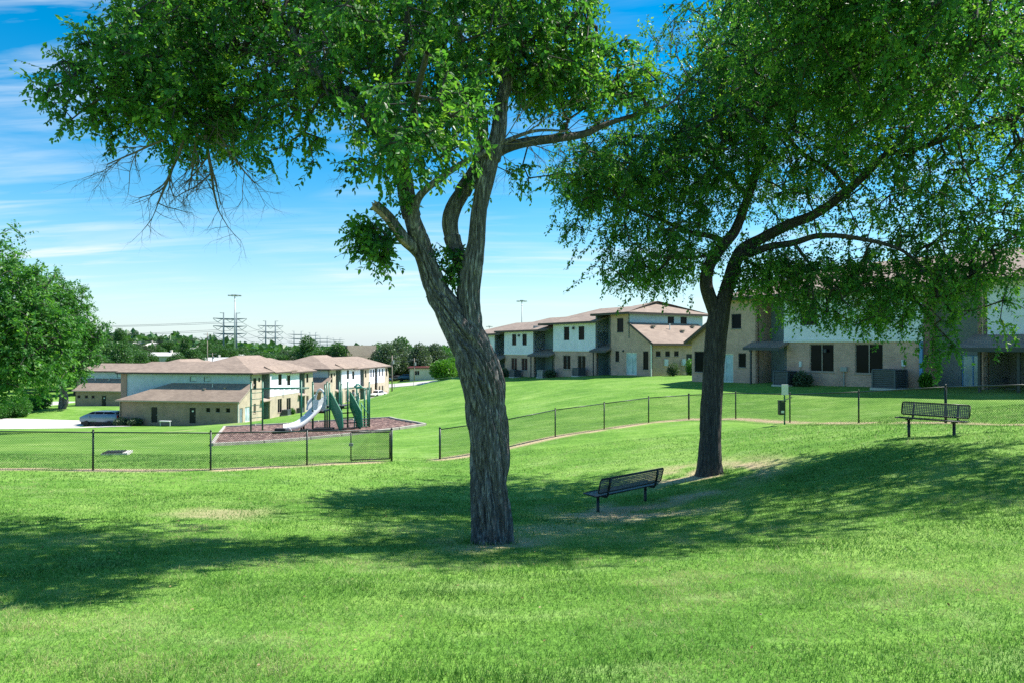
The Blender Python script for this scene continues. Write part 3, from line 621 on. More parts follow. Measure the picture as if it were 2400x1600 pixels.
    br, tw, LP, LA, va = grow([trunk, right, middle, fork, rb, lb, l2, nb, up, ur], ells, 2350, 5, 11, 0.075, 0.36, 0.25)
    V = np.concatenate([br[0], ]); np_mesh('branches', br[0]-off, br[1], MT['bark_dark'], root, True)
    np_mesh('twigs', tw[0]-off, tw[1], MT['bark_dark'], root, True)['kind'] = 'stuff'
    Ln = 0.085*RNG.uniform(0.65, 1.25, len(LP)); lv = leaf_mesh(LP-off, LA, Ln, va, rich=True, wr=0.56)
    np_mesh('crown', lv[0], lv[1], MT['leaf_near'], root, False, {'var': lv[2]})['kind'] = 'stuff'
    # bare dead branches hanging from the left side and by the fork
    P0, P1, R0, R1 = [], [], [], []; R3 = np.random.default_rng(21)
    def bare(p, dirv, L_, r, depth):
        n = 4; q_ = np.array(p); dv = np.array(dirv, float); dv /= np.linalg.norm(dv)
        for i in range(n):
            dv = dv+R3.normal(0, .16 if depth < 3 else .08, 3); dv /= np.linalg.norm(dv); e_ = q_+dv*L_/n; P0.append(q_); P1.append(e_); ra = r*(1-i/n*.55); rb_ = r*(1-(i+1)/n*.55); R0.append(ra); R1.append(rb_)
            if depth > 0 and i > 0 or depth > 1:
                for _ in range(2 if R3.random() < .55 else 1):
                    s_ = dv*0.7+R3.normal(0, .6, 3)+np.array([0, 0, -.16]); s_[1] *= 0.7; bare(e_, s_, L_*R3.uniform(.42, .7), rb_*.62, depth-1)
            q_ = e_
    for x, y, dx, dz, L_, r in ((425,335,-.35,-.9,1.15,.036),(470,335,-.05,-1,1.15,.034),(380,345,-.9,-.5,.95,.022),(500,330,.5,-.8,.95,.022),(450,330,-.2,-.9,.9,.022)): bare(dp(x, y-25, 11.5), (dx, R3.normal(0, .15), dz), L_*1.08, r, 3)
    for x, y, dx, dz, L_, r in ((1170,325,.9,.25,1.0,.014),(1180,320,.8,-.4,.9,.012),(1150,330,.4,.9,.9,.012),(1160,330,1,-.1,1.1,.012),(1150,345,.3,-.8,.5,.009),(1540,130,.1,1,.55,.008),(1560,140,-.1,1,.6,.008),(1510,140,0,1,.4,.007),(810,370,-.6,-.4,.4,.006)): bare(dp(x, y, 10.8 if x < 1400 else 12.6), (dx, RNG.normal(0, .2), dz), L_, r, 2)
    V, Fc = tubes(np.array(P0)-off, np.array(P1)-off, R0, R1, 4); tag(np_mesh('dead_branches', V, Fc, MT['dead_wood'], root, True), 'bare dead branches hanging under the crown')
def make_elm_far():
    d = 19.5; S = lambda x, y, dd, r: (x/DS, y/DS, dd, r)
    trunk = limb([S(1664,1135,d,.42),S(1664,1110,d,.39),S(1663,1080,d,.33),S(1664,1030,d,.305),S(1667,950,d,.295),S(1672,870,d,.29),S(1678,790,d,.29),S(1684,745,d,.29),S(1697,700,d,.21),S(1712,655,d,.195),S(1724,615,d,.18),S(1740,585,d,.16),S(1790,557,d-.1,.15),S(1852,526,d-.3,.14),S(1915,500,d-.5,.13),S(1990,445,d-.6,.115),S(2080,360,d-.6,.10),S(2148,295,d-.4,.08),S(2200,180,d-.2,.05)], 16)
    left = limb([S(1682,760,d,.16),S(1668,710,d,.19),S(1656,670,d-.02,.18),S(1660,630,d,.17),S(1678,597,d,.16),S(1704,565,d+.05,.15),S(1726,535,d+.2,.14),S(1755,460,d+.5,.12),S(1780,380,d+.8,.10),S(1800,280,d+1,.08),S(1830,150,d+1,.05),S(1850,20,d+1,.03)], 14)
    b1 = limb([S(1735,600,d,.13),S(1770,590,d-.4,.11),S(1805,578,d-.8,.10),S(1861,569,d-1.2,.085),S(1925,552,d-1.6,.07),S(2020,560,d-2,.055),S(2120,590,d-2.2,.04),S(2190,660,d-2.2,.025)], 8)
    b2 = limb([S(1700,568,d,.10),S(1664,553,d+.1,.085),S(1620,545,d+.2,.07),S(1560,520,d+.3,.055),S(1480,490,d+.3,.04),S(1400,450,d+.3,.025)], 8)
    b3 = limb([S(1985,448,d-.6,.08),S(1950,400,d-.2,.07),S(1880,357,d+.2,.06),S(1800,260,d+.6,.045),S(1740,180,d+.8,.03)], 8)
    b4 = limb([S(1695,585,d,.07),S(1650,600,d-.4,.05),S(1600,605,d-.8,.04),S(1520,600,d-1,.025)], 8)
    b5 = limb([S(1755,460,d+.5,.09),S(1690,400,d+.4,.07),S(1600,340,d+.3,.055),S(1500,320,d,.04),S(1420,330,d,.02)], 8)
    b6 = limb([S(2080,360,d-.6,.08),S(2180,340,d-1.2,.065),S(2280,300,d-1.6,.05),S(2380,280,d-1.8,.03)], 8)
    b7 = limb([S(1861,569,d-1.2,.05),S(1900,620,d-1.4,.04),S(1950,680,d-1.6,.025)], 8); b8 = limb([S(1735,600,d,.05),S(1790,640,d-.3,.04),S(1840,700,d-.5,.02)], 8)
    b9 = limb([S(2180,340,d-1.2,.06),S(2270,250,16.5,.055),S(2330,160,14.8,.045),S(2330,90,13.4,.03)], 8); b10 = limb([S(2280,300,d-1.6,.05),S(2500,230,17,.045),S(2680,180,15.5,.03)], 8)
    base = Vector(trunk[0][16]); base.z = G(base.x, base.y); root = empty('elm_tree', base); off = np.array(base)
    tag(root, 'broad leafy tree with dark trunk standing beyond the lawn bench', 'tree')
    q = Quads()
    for (P, R), n, bk, tw, fl in ((trunk, 72, .026, .15, .25), (left, 60, .02, .2, 0)): V, Fc = sweep(P-off, R, n, bk, tw, fl, seed=n*.21); q.add(V, Fc)
    q.build('trunk', MT['bark_dark'], root)
    q = Quads()
    for P, R in (b1, b2, b3, b4, b5, b6, b7, b8, b9, b10): V, Fc = sweep(P-off, R, 14, .01, .3); q.add(V, Fc)
    q.build('limb', MT['bark_dark'], root)
    e = lambda x, y, dd, a, b, c, w=1.0: ell(x/DS, y/DS, dd, a, b, c, w)
    ells = [(8.6,13.0,6.0,2.6,1.8,1.3,1.3), (12.8,14.0,5.6,2.8,2,1.5,1.2), (15.5,14.8,5.4,3,2.4,1.7,1.0), e(1830,200,20,4.6,4.5,3.2,.9), e(1850,350,19.5,4.0,4.0,2.6,.85), e(1500,430,19.8,2.4,3,1.75,1.9), e(1410,400,20,1.6,2.2,1.1,1.7), e(1560,590,19.5,1.9,2.2,.95,1.8), e(1660,330,20.5,2.6,3,2.4,.9), e(1730,190,20,1.4,2.3,1.8,1.0),
            e(2180,420,18.3,3.2,3.6,3.0,.85), e(2120,690,17.8,2.0,1.8,.95,1.0), e(1880,665,18.6,2.1,1.8,.8,1.1), e(1990,715,18,1.7,1.5,.8,1.0), e(1800,640,18.8,1.3,1.4,.6,1.4), e(1940,610,18.4,2.2,1.6,.7,.8), e(2080,640,17.8,1.8,1.6,.8,.6), e(2330,560,17,1.8,2.2,2.2,.75), e(2370,200,18.5,2.8,3.4,2.8,.8), e(1900,-30,20,4.5,4.5,1.8,.8),
            e(1930,40,14.8,2.7,2.6,1.9,1.0), e(2120,60,14.5,2.8,2.6,1.8,1.1), e(1960,200,15.2,2.6,2,1.5,.8), e(1930,-60,13.5,1.9,2.0,1.3,1.1), e(2100,-140,13.2,2.6,2.2,1.4,1.1), e(2620,150,18.5,3.2,3.6,2.6,.35), e(1850,120,24,3.6,3,2.6,.5), e(2200,30,19,3.5,4,1.8,.9), e(2190,800,17.4,.5,.5,.5,1.0), e(1490,640,19.6,1.1,1.2,.5,1.4), e(1350,520,19.8,.6,.9,.6,.6), e(2330,740,16.6,.6,.8,.5,.7), e(1790,620,19,1.0,1.2,.6,.8), e(2180,600,17.8,2.2,2.2,1.2,.7)]
    br, tw, LP, LA, va = grow([trunk, left, b1, b2, b3, b4, b5, b6, b7, b8, b9, b10], ells, 5000, 5, 11, 0.075, 0.50, 0.55)
    np_mesh('branches', br[0]-off, br[1], MT['bark_dark'], root, True)
    np_mesh('twigs', tw[0]-off, tw[1], MT['bark_dark'], root, True)['kind'] = 'stuff'
    # long hanging shoots below the crown
    HP, HA, HV = [], [], []; T0, T1 = [], []
    for x, y, dd, L_, dx in ((2188,800,17.2,.95,0.0),(2200,820,17.2,.9,.05),(2195,780,17.1,1.2,.02),(2165,760,17.3,.8,-.1),(2230,760,17.1,.7,.2),(2010,740,18,.7,.05),(1960,730,18.2,.6,-.1),(1420,590,19.6,1.6,-.7),(1440,560,19.6,1.0,-.3),(1350,570,19.7,.8,-.2),(1300,500,19.8,.6,-.2),(1480,690,19.5,.7,-.6),(1560,690,19.5,.5,-.1),(1620,690,19.5,.5,0),(2330,780,16.6,.7,.1),(2370,760,16.5,.6,0),(1780,740,18.8,.6,.1),(1830,740,18.7,.6,-.2),(2060,760,17.9,.7,0),(2110,800,17.6,.6,.1),(1390,560,19.7,.7,-.5)):
        p = at(x, y, dd); v = np.array([dx, RNG.normal(0, .15), -.75]); v /= np.linalg.norm(v); n = int(34*L_); t = np.linspace(0, 1, n)
        pts = p+v*L_*t[:, None]+np.stack([0.05*np.sin(t*5), 0.04*np.cos(t*4), 0*t], 1); T0.append(pts[:-1]); T1.append(pts[1:])
        for _ in range(2):
            a = v*0.5+RNG.normal(0, .8, (n, 3)); a[:, 2] -= .3; HP.append(pts+RNG.normal(0, .03, (n, 3))); HA.append(a); HV.append(np.clip(RNG.normal(.55, .15, n), 0, 1))
    T0 = np.concatenate(T0); T1 = np.concatenate(T1); h = tubes(T0-off, T1-off, np.full(len(T0), .004), np.full(len(T0), .004), 3)
    np_mesh('hanging_shoots', h[0], h[1], MT['bark_dark'], root, True)['kind'] = 'stuff'
    LP = np.concatenate([LP]+HP); LA = np.concatenate([LA]+HA); va = np.concatenate([va]+HV)
    Ln = 0.098*RNG.uniform(0.65, 1.3, len(LP)); lv = leaf_mesh(LP-off, LA, Ln, va, wr=0.58)
    np_mesh('crown', lv[0], lv[1], MT['leaf_near'], root, False, {'var': lv[2]})['kind'] = 'stuff'
def make_shade_tree(name, base, limbs_rel, ells_rel, n_att, leaf, twig_len, label, leafm, n_twig=5, n_leaf=9):
    base = np.array([base[0], base[1], G(base[0], base[1])]); root = empty(name, base); tag(root, label, 'tree', 'shade trees at the left edge')
    L_ = []
    q = Quads()
    for k, pts in enumerate(limbs_rel):
        C = catmull(np.array(pts, float), 8); P, R = C[:, :3], np.maximum(C[:, 3], .02); L_.append((P, R)); V, Fc = sweep(P, R, 24 if k == 0 else 12, .03 if k == 0 else .012, .2, .25 if k == 0 else 0); q.add(V, Fc)
    q.build('trunk', MT['bark'], root)
    br, tw, LP, LA, va = grow(L_, ells_rel, n_att, n_twig, n_leaf, leaf*.8, twig_len, .2)
    np_mesh('branches', br[0], br[1], MT['bark_dark'], root, True)
    Ln = leaf*RNG.uniform(.65, 1.3, len(LP)); lv = leaf_mesh(LP, LA, Ln, va, wr=.62); np_mesh('crown', lv[0], lv[1], MT[leafm], root, False, {'var': lv[2]})['kind'] = 'stuff'
make_elm_near(); make_elm_far()
make_shade_tree('shade_tree', (-46.4, 60), [[(0,0,-.6,.6),(0,0,1,.5),(.2,0,3,.45),(.1,.2,6,.38),(0,0,10,.28),(.4,0,14,.15),(.5,0,17,.06)], [(.1,0,3.4,.28),(1.6,-.3,5,.22),(3.5,-.5,6.5,.14),(6,-.5,8,.06)], [(0,0,6,.25),(2,.5,9,.18),(4,1,12,.1),(5.5,1,14,.05)], [(0,0,4,.25),(-3,0,7,.18),(-6,0,10,.08)], [(0,0,5,.25),(0,-3,8,.18),(0,-5,11,.08)]],
    [(0,0,11,5.5,5.5,6,1), (3.0,-.5,8.2,4.4,4.5,4.2,1.2), (4.8,-.5,5.8,3.2,3.2,2.5,1.2), (3.2,0,12.8,3.0,3.2,3.0,1.1), (-4,0,9,4.5,5,5,.6), (0,-3,10,4,3.5,5,.8), (.5,0,16.4,2.6,3,2.6,1.0), (5.4,.4,10.0,2.6,2.6,2.2,1.2),(1.5,-2,4.2,2.6,2.4,1.6,1.0)], 900, .30, 1.05, 'tall dense tree cut by the left picture edge', 'leaf_mid')
make_shade_tree('shade_tree', (-69.2, 105.0), [[(0,0,-.6,.55),(0,0,.8,.42),(.1,0,2.5,.36),(.2,0,5,.32),(.3,0,9,.22),(.5,0,13,.1),(.6,0,15,.05)], [(.3,-.3,-.5,.3),(.9,-.2,1.2,.25),(.25,0,3.6,.25),(.2,0,5,.2)], [(.2,0,4.5,.2),(2.5,0,7,.15),(5,0,8,.06)], [(.2,0,5,.2),(-2.5,0,7.5,.15),(-4.5,0,9,.06)], [(.2,0,6,.2),(0,-2.5,8.5,.12),(0,-4,10,.06)]],
    [(-.5,0,10.5,5.2,4.8,5.0,1), (3.0,0,9.0,3.2,3.2,3.4,1.2), (1.2,0,14.2,3.2,3.2,2.8,1.1), (-3.6,-.5,7.5,4.0,3.5,3.4,1.1), (2.6,0,5.6,2.2,2.2,1.4,.9), (4.4,0,12.0,2.4,2.2,1.8,1.2),(-1,-1.5,5.2,3.0,2.2,1.3,1.0),(-3,0,17.5,4.2,4,4.2,1),(1.0,0,16.6,3.2,3,3.0,1.1),(-5,0,13,4,4,4,1)], 850, .34, 1.1, 'spreading tree with forked trunk on the lawn behind the van', 'leaf_mid')
# ---- simple tree kinds for the wooded background, shared meshes
def crown_cloud(ells, n, size, seed):
    P, u = in_ellipsoids(ells, n, 0.30); A = u+RNG.normal(0, .7, u.shape); A[:, 2] -= .15
    clump = fbm(P*0.9+seed, 2); var = np.clip(.1+.75*clump+RNG.normal(0, .12, n), 0, 1); return leaf_mesh(P, A, size*RNG.uniform(.6, 1.4, n), var, wr=.75)
KINDS = []
def make_kinds():
    specs = [('round', [(0,0,6.2,3.6,3.6,3.0,1),(2,0.5,5,2.4,2.4,2,1),(-2,-.5,5.4,2.4,2.4,2,1),(.5,1,8,2.2,2.2,1.8,1),(0,-2,5,2.2,2,1.8,1)], 'leaf_far'), ('wide', [(0,0,5,4.6,4.2,2.4,1),(3,0,4.6,2.6,2.6,1.8,1),(-3,0,4.4,2.8,2.6,1.8,1),(0,0,6.8,2.8,2.6,1.8,1),(1,-2.5,4.2,2.6,2,1.8,1)], 'leaf_far'),
             ('tall', [(0,0,7,2.8,2.8,4.2,1),(1,0,9.6,1.9,1.9,2.4,1),(-1.2,0,5,2.3,2.3,2.4,1),(1.4,.3,5.6,2.1,2.1,2.2,1)], 'leaf_far'), ('dusty', [(0,0,5.4,3.6,3.4,2.8,1),(2,0,4.2,2.4,2.2,2,1),(-2,0,4.6,2.4,2.2,2.2,1),(0,0,7.6,2,2,1.6,1)], 'leaf_olive'), ('lime', [(0,0,3.0,3.0,2.8,2.4,1),(1.6,0,2.4,1.8,1.8,1.6,1),(-1.6,0,2.2,1.8,1.8,1.6,1)], 'leaf_lime'),
             ('low', [(0,0,2.2,2.6,2.4,1.9,1),(1.6,0,1.6,1.8,1.6,1.3,1),(-1.6,.4,1.7,1.8,1.6,1.4,1)], 'leaf_mid')]
    for k, (nm, ells, lm) in enumerate(specs):
        V, Fc, va = crown_cloud(ells, 5200 if nm != 'low' else 3600, .42 if nm != 'low' else .3, k*3.7)
        me = bpy.data.meshes.new('crown_'+nm); o = np_mesh('crown', V, Fc, MT[lm], None, False, {'var': va}); o['kind'] = 'stuff'; COL.objects.unlink(o)
        zt = max(e[2] for e in ells); mb = MB(); mb.tube((0,0,-1.2), (0.05,0,zt*.45), .26, .2, 7); mb.tube((.05,0,zt*.45), (.3,0,zt), .2, .07, 6)
        for a in range(5): t = a*1.26; mb.tube((.03,0,zt*.4), (2.1*math.cos(t), 2.0*math.sin(t), zt*.95), .12, .04, 5)
        tr = mb.build('trunk', MT['bark_dark'], None, True); COL.objects.unlink(tr); KINDS.append((o.data, tr.data, zt))
make_kinds()
def bg_tree(kind, x, y, s, label, group, sink=0.0, sz=None):
    cm, tm, zt = KINDS[kind]; root = empty('broadleaf_tree', (x, y, G(x, y)-sink), random.uniform(0, 6.28)); root.scale = (s*random.uniform(.9, 1.15), s*random.uniform(.9, 1.15), (sz or s)*random.uniform(.92, 1.1)); tag(root, label, 'tree', group)
    c = new_obj('crown', cm, root); c['kind'] = 'stuff'; new_obj('trunk', tm, root); return root
# ------------------------------------------------------------------ building helpers (local frame: x along facade, y inward, z up)
TH = 0.2
def wall(parent, m, p0, d, length, z0, z1, openings=(), top=None, name='wall', th=TH):
    """p0 left end seen from outside, d=(dx,dy) unit left->right; openings (a0,a1,zb,zt); top: [(a,z)...] roofline"""
    top = top or [(0, z1), (length, z1)]
    ta = [t[0] for t in top]; tz = [t[1] for t in top]; H = lambda a: float(np.interp(a, ta, tz))
    cuts = sorted({0.0, length, *[round(t, 4) for t in ta], *[round(o[0], 4) for o in openings], *[round(o[1], 4) for o in openings]})
    cuts = [c for c in cuts if -1e-6 <= c <= length+1e-6]
    dx, dy = d; nx, ny = dy, -dx                           # outward
    P = lambda a, z, w: (p0[0]+dx*a-nx*w, p0[1]+dy*a-ny*w, z)
    mb = MB()
    def quad(a, b, c, e): mb.add([a, b, c, e], [(0, 1, 2, 3)])
    for a, b in zip(cuts[:-1], cuts[1:]):
        if b-a < 1e-5: continue
        ops = sorted([(o[2], o[3]) for o in openings if o[0] < (a+b)/2 < o[1]]); z = z0
        spans = []
        for ob, ot in ops: spans.append((z, ob, z, ob)); z = ot
        spans.append((z, H(a+1e-6), z, H(b-1e-6)))
        for la, ha, lb, hb in spans:
            if ha-la < 1e-5 and hb-lb < 1e-5: continue
            quad(P(a, la, 0), P(b, lb, 0), P(b, hb, 0), P(a, ha, 0)); quad(P(b, lb, th), P(a, la, th), P(a, ha, th), P(b, hb, th))
        quad(P(a, H(a+1e-6), 0), P(b, H(b-1e-6), 0), P(b, H(b-1e-6), th), P(a, H(a+1e-6), th))
    for o in openings:
        a, b, zb, zt = o; c = [(a, zb), (b, zb), (b, zt), (a, zt)]
        for i in range(4): (a1, z1_), (a2, z2_) = c[i], c[(i+1) % 4]; quad(P(a1, z1_, 0), P(a1, z1_, th), P(a2, z2_, th), P(a2, z2_, 0))
    quad(P(0, z0, 0), P(0, z0, th), P(0, H(1e-6), th), P(0, H(1e-6), 0)); quad(P(length, z0, th), P(length, z0, 0), P(length, H(length-1e-6), 0), P(length, H(length-1e-6), th))
    me = bpy.data.meshes.new(name); me.from_pydata(mb.v, [], mb.f); bm = bmesh.new(); bm.from_mesh(me); bmesh.ops.remove_doubles(bm, verts=bm.verts, dist=1e-5); bmesh.ops.recalc_face_normals(bm, faces=bm.faces); bm.to_mesh(me); bm.free()
    me.materials.append(m); return new_obj(name, me, parent)
def _f(p0, d):
    dx, dy = d; nx, ny = dy, -dx
    return lambda a, w, z: (p0[0]+dx*a-nx*w, p0[1]+dy*a-ny*w, z)
def fbox(mb, f, a0, a1, w0, w1, z0, z1):
    v = [f(a0,w0,z0), f(a1,w0,z0), f(a1,w1,z0), f(a0,w1,z0), f(a0,w0,z1), f(a1,w0,z1), f(a1,w1,z1), f(a0,w1,z1)]
    mb.add(v, [(0,3,2,1),(4,5,6,7),(0,1,5,4),(1,2,6,5),(2,3,7,6),(3,0,4,7)])
def window(parent, p0, d, o, frame='trim_dark', pane='glass', mull=1, sill=True, fw=0.05):
    f = _f(p0, d); a, b, zb, zt = o; mb = MB()
    fbox(mb, f, a+.002, a+fw, .05, .12, zb+.002, zt-.002); fbox(mb, f, b-fw, b-.002, .05, .12, zb+.002, zt-.002); fbox(mb, f, a+fw, b-fw, .05, .12, zb+.002, zb+fw); fbox(mb, f, a+fw, b-fw, .05, .12, zt-fw, zt-.002)
    for i in range(1, mull+1):
        c = a+(b-a)*i/(mull+1); fbox(mb, f, c-fw*.5, c+fw*.5, .052, .118, zb+fw, zt-fw)
    w = mb.build('window', MT[frame], parent); mb = MB(); fbox(mb, f, a+fw*.9, b-fw*.9, .085, .10, zb+fw*.9, zt-fw*.9); mb.build('pane', MT[pane], w)
    if sill: mb = MB(); fbox(mb, f, a-.05, b+.05, -.05, .06, zb-.06, zb-.003); mb.build('sill', MT['trim_tan'], w)
    return w
def door(parent, p0, d, o, m='door_dark', sign=False, frame='trim_tan'):
    f = _f(p0, d); a, b, zb, zt = o; mb = MB()
    fbox(mb, f, a+.05, b-.05, .07, .11, zb+.01, zt-.05); dd = mb.build('door', MT[m], parent)
    mb = MB(); fbox(mb, f, a+.002, a+.05, .03, .14, zb, zt-.002); fbox(mb, f, b-.05, b-.002, .03, .14, zb, zt-.002); fbox(mb, f, a+.05, b-.05, .03, .14, zt-.05, zt-.002); mb.build('door_frame', MT[frame], dd)
    mb = MB(); fbox(mb, f, b-.17, b-.11, .0, .07, zb+.95, zb+1.05); mb.build('handle', MT['galv'], dd)
    if sign: mb = MB(); c = (a+b)/2; fbox(mb, f, c-.13, c+.13, .06, .07, zt-.62, zt-.42); mb.build('notice', MT['sign_white'], dd)
    return dd
def slider(parent, p0, d, o, pane='glass_pale', frame='trim_white'):
    w = window(parent, p0, d, o, frame, pane, 1, False, .06); w.name = 'sliding_door'; return w
def roof(parent, polys, m='shingle', t=0.16, name='roof', fascia=True):
    mb = MB()
    for P in polys: mb.prism(P, (0, 0, -t))
    o = mb.build(name, MT[m], parent)
    return o
def fascia(parent, segs, m='fascia', h=.2, w=.05):
    for p, q in segs:
        mb = MB(); mb.bar(p, q, w, h); mb.build('fascia', MT[m], parent)
def vent(parent, x, y, z, m='trim_tan', s=.28):
    mb = MB(); mb.prism([(x-s/2,y-s/2,z),(x+s/2,y-s/2,z),(x+s/2,y+s/2,z),(x-s/2,y+s/2,z)], (0,0,.16)); mb.box(x-s*.7, x+s*.7, y-s*.7, y+s*.7, z+.163, z+.2); mb.build('roof_vent', MT[m], parent)
def pipe_vent(parent, x, y, z): mb = MB(); mb.tube((x,y,z-.2), (x,y,z+.45), .05, .05, 8); mb.build('vent_pipe', MT['white_box'], parent)

# ------------------------------------------------------------------ right-hand apartment building (long brick facade)
TR = math.atan2(-.839, .545)
def make_right_building():
    z0 = -2.65; root = empty('apartment_building', (13.7, 52.0, z0), TR); tag(root, 'tan brick apartment building with twin dark windows behind the right lawn', 'building')
    X = (1.0, 0.0); B = -1.6; p = (0.0, 0.0)
    H2 = 6.0; Ht = 3.02
    # brick gable bay, x 0..5.9, two storeys with roofline rising from the left
    ops = [(.25,1.35,.75,2.3), (2.35,3.85,.08,2.14), (4.3,4.95,1.2,2.2), (3.7,4.55,3.9,4.95)]
    wall(root, MT['brick'], p, X, 5.9, B, H2, ops, [(0,3.1),(2.9,5.0),(2.95,H2),(5.9,H2)])
    window(root, p, X, ops[0], mull=0); slider(root, p, X, ops[1]); window(root, p, X, ops[2], mull=0); window(root, p, X, ops[3], mull=0)
    wall(root, MT['brick'], (5.9,0), (0,1), 1.5, B, H2)                # return into the porch
    # porch recess 5.9..8.0
    wall(root, MT['teal_siding'], (5.9,1.5), X, 2.1, B, H2, [(1.05,1.95,.1,2.15)]); door(root, (5.9,1.5), X, (1.05,1.95,.1,2.15), 'glass_pale', frame='trim_dark')
    wall(root, MT['teal_siding'], (8.0,1.5), (0,-1), 1.5, B, H2)
    mb = MB(); mb.box(5.95, 8.3, -.5, 1.4, -.3, .09); mb.build('porch_slab', MT['concrete'], root)
    roof(root, [[(5.5,-1.0,2.62),(8.35,-1.0,2.62),(8.35,.05,3.0),(5.5,.05,3.0)]], name='porch_roof'); mb = MB(); mb.box(5.5, 8.35, -1.06, -1.003, 2.42, 2.6); mb.build('porch_fascia', MT['trim_dark'], root)
    mb = MB(); mb.box(6.0, 6.1, -.95, -.85, .08, 2.45); mb.build('porch_post', MT['trim_dark'], root)
    # main brick stretch 8..16.8 and white storey above
    q = (8.0, 0.0); o2 = [(1.85,3.5,1.08,2.82), (4.85,6.55,1.05,2.82)]
    wall(root, MT['brick'], q, X, 8.8, B, Ht, o2)
    for o in o2: window(root, q, X, o, 'trim_tan', 'glass', 1)
    u2 = [(1.2,2.4,4.0,5.4), (5.6,6.8,4.0,5.4)]; wall(root, MT['white_siding'], (8.0,-.03), X, 8.8, Ht, H2, u2)
    for o in u2: window(root, (8.0,-.03), X, o, 'trim_dark', 'glass', 0, False)
    mb = MB(); mb.box(8.0, 16.8, -.075, -.034, Ht-.09, Ht+.07); mb.build('band_board', MT['trim_white'], root)
    # lap-sided entry 16.8..19.5
    wall(root, MT['brick'], (16.8,0), (0,1), 1.4, B, H2); mb = MB(); mb.box(16.62, 16.79, -.12, -.002, 0, Ht-.1); mb.build('corner_board', MT['trim_blue'], root)
    wall(root, MT['lap_grey'], (16.8,1.4), X, 2.7, B, H2, [(1.3,2.4,.15,2.2)]); slider(root, (16.8,1.4), X, (1.3,2.4,.15,2.2), 'glass_pale', 'trim_blue')
    wall(root, MT['brick'], (19.5,1.4), (0,-1), 1.4, B, H2); wall(root, MT['brick'], (19.5,0), X, .45, B, H2)
    # covered patio 19.95..27
    wall(root, MT['lap_grey'], (19.95,.0), (0,1), 2.6, B, H2); wall(root, MT['lap_grey'], (19.95,2.6), X, 8, B, H2, [(1.9,4.2,.15,2.25),(5.2,6.4,1.0,2.3)]); slider(root, (19.95,2.6), X, (1.9,4.2,.15,2.25), 'glass_pale', 'trim_dark'); window(root, (19.95,2.6), X, (5.2,6.4,1.0,2.3))
    wall(root, MT['brick'], (27.95,2.6), (0,-1), 2.6, B, H2); wall(root, MT['brick'], (27.95,0), X, 6, B, H2, [(2,3.6,1.0,2.7)]); window(root, (27.95,0), X, (2,3.6,1.0,2.7), 'trim_tan')
    mb = MB(); mb.box(19.6, 27.9, -1.5, 2.55, -.6, .12); mb.build('patio_slab', MT['concrete'], root)
    for x in (20.05, 21.75, 24.2, 27.6): mb = MB(); mb.box(x, x+.12, -1.35, -1.23, .12, 2.55); mb.build('patio_post', MT['trim_dark'], root)
    roof(root, [[(19.3,-1.9,2.62),(28.2,-1.9,2.62),(28.2,.1,3.3),(19.3,.1,3.3)]], name='patio_roof'); mb = MB(); mb.box(19.3, 28.2, -1.96, -1.904, 2.4, 2.6); mb.build('patio_fascia', MT['trim_dark'], root)
    wall(root, MT['white_siding'], (19.95,-.0), X, 8.0, 3.2, H2, [(2,3.2,4.0,5.4)]); window(root, (19.95,0), X, (2,3.2,4.0,5.4), 'trim_dark', 'glass', 0, False)
    # back and ends, roofs
    wall(root, MT['brick'], (33.95,11), (-1,0), 34.0, B, H2); wall(root, MT['brick'], (0.0,11), (0,-1), 10.8, B, H2, [], [(0,H2),(8.0,H2),(8.05,5.0),(10.8,3.1)]); wall(root, MT['brick'], (33.95,0), (0,1), 11, B, H2)
    o = .55; roof(root, [[(2.5,-o,H2+.12),(34.6,-o,H2+.12),(29,5.5,8.3),(8.3,5.5,8.3)], [(2.5,11+o,H2+.12),(8.3,5.5,8.3),(29,5.5,8.3),(34.6,11+o,H2+.12)], [(2.5,-o,H2+.12),(8.3,5.5,8.3),(2.5,11+o,H2+.12)], [(34.6,-o,H2+.12),(34.6,11+o,H2+.12),(29,5.5,8.3)]])
    roof(root, [[(-.35,-.4,3.0),(2.9,-.4,5.08),(2.9,11.2,5.08),(-.35,11.2,3.0)]], name='lower_roof'); fascia(root, [((-.4,-.43,2.9),(2.9,-.43,5.0)), ((2.5,-.6,5.98),(34.6,-.6,5.98))])
    # meters and conduits on the brick
    for x, zb, s in ((9.15, 1.35, .16), (14.25+1.4, 1.55, .2)):
        mb = MB(); mb.box(x, x+s, -.1, -.003, zb, zb+.36); c = mb.build('meter_box', MT['white_box'], root); mb = MB(); mb.tube((x+s/2,-.05,.0), (x+s/2,-.05,zb), .02); mb.build('conduit', MT['trim_tan'], c)
    mb = MB(); mb.box(12.0, 12.4, -.16, -.003, 1.15, 1.42); c = mb.build('meter_box', MT['ac_light'], root); mb = MB(); mb.tube((12.2,-.08,-.1), (12.2,-.08,1.15), .035); mb.build('conduit', MT['galv'], c)
    for x in (2.2, 5.3, 10.9): mb = MB(); mb.box(x, x+.14, -.12, -.003, 2.3, 2.5); mb.build('wall_lamp', MT['trim_dark'], root)
make_right_building()
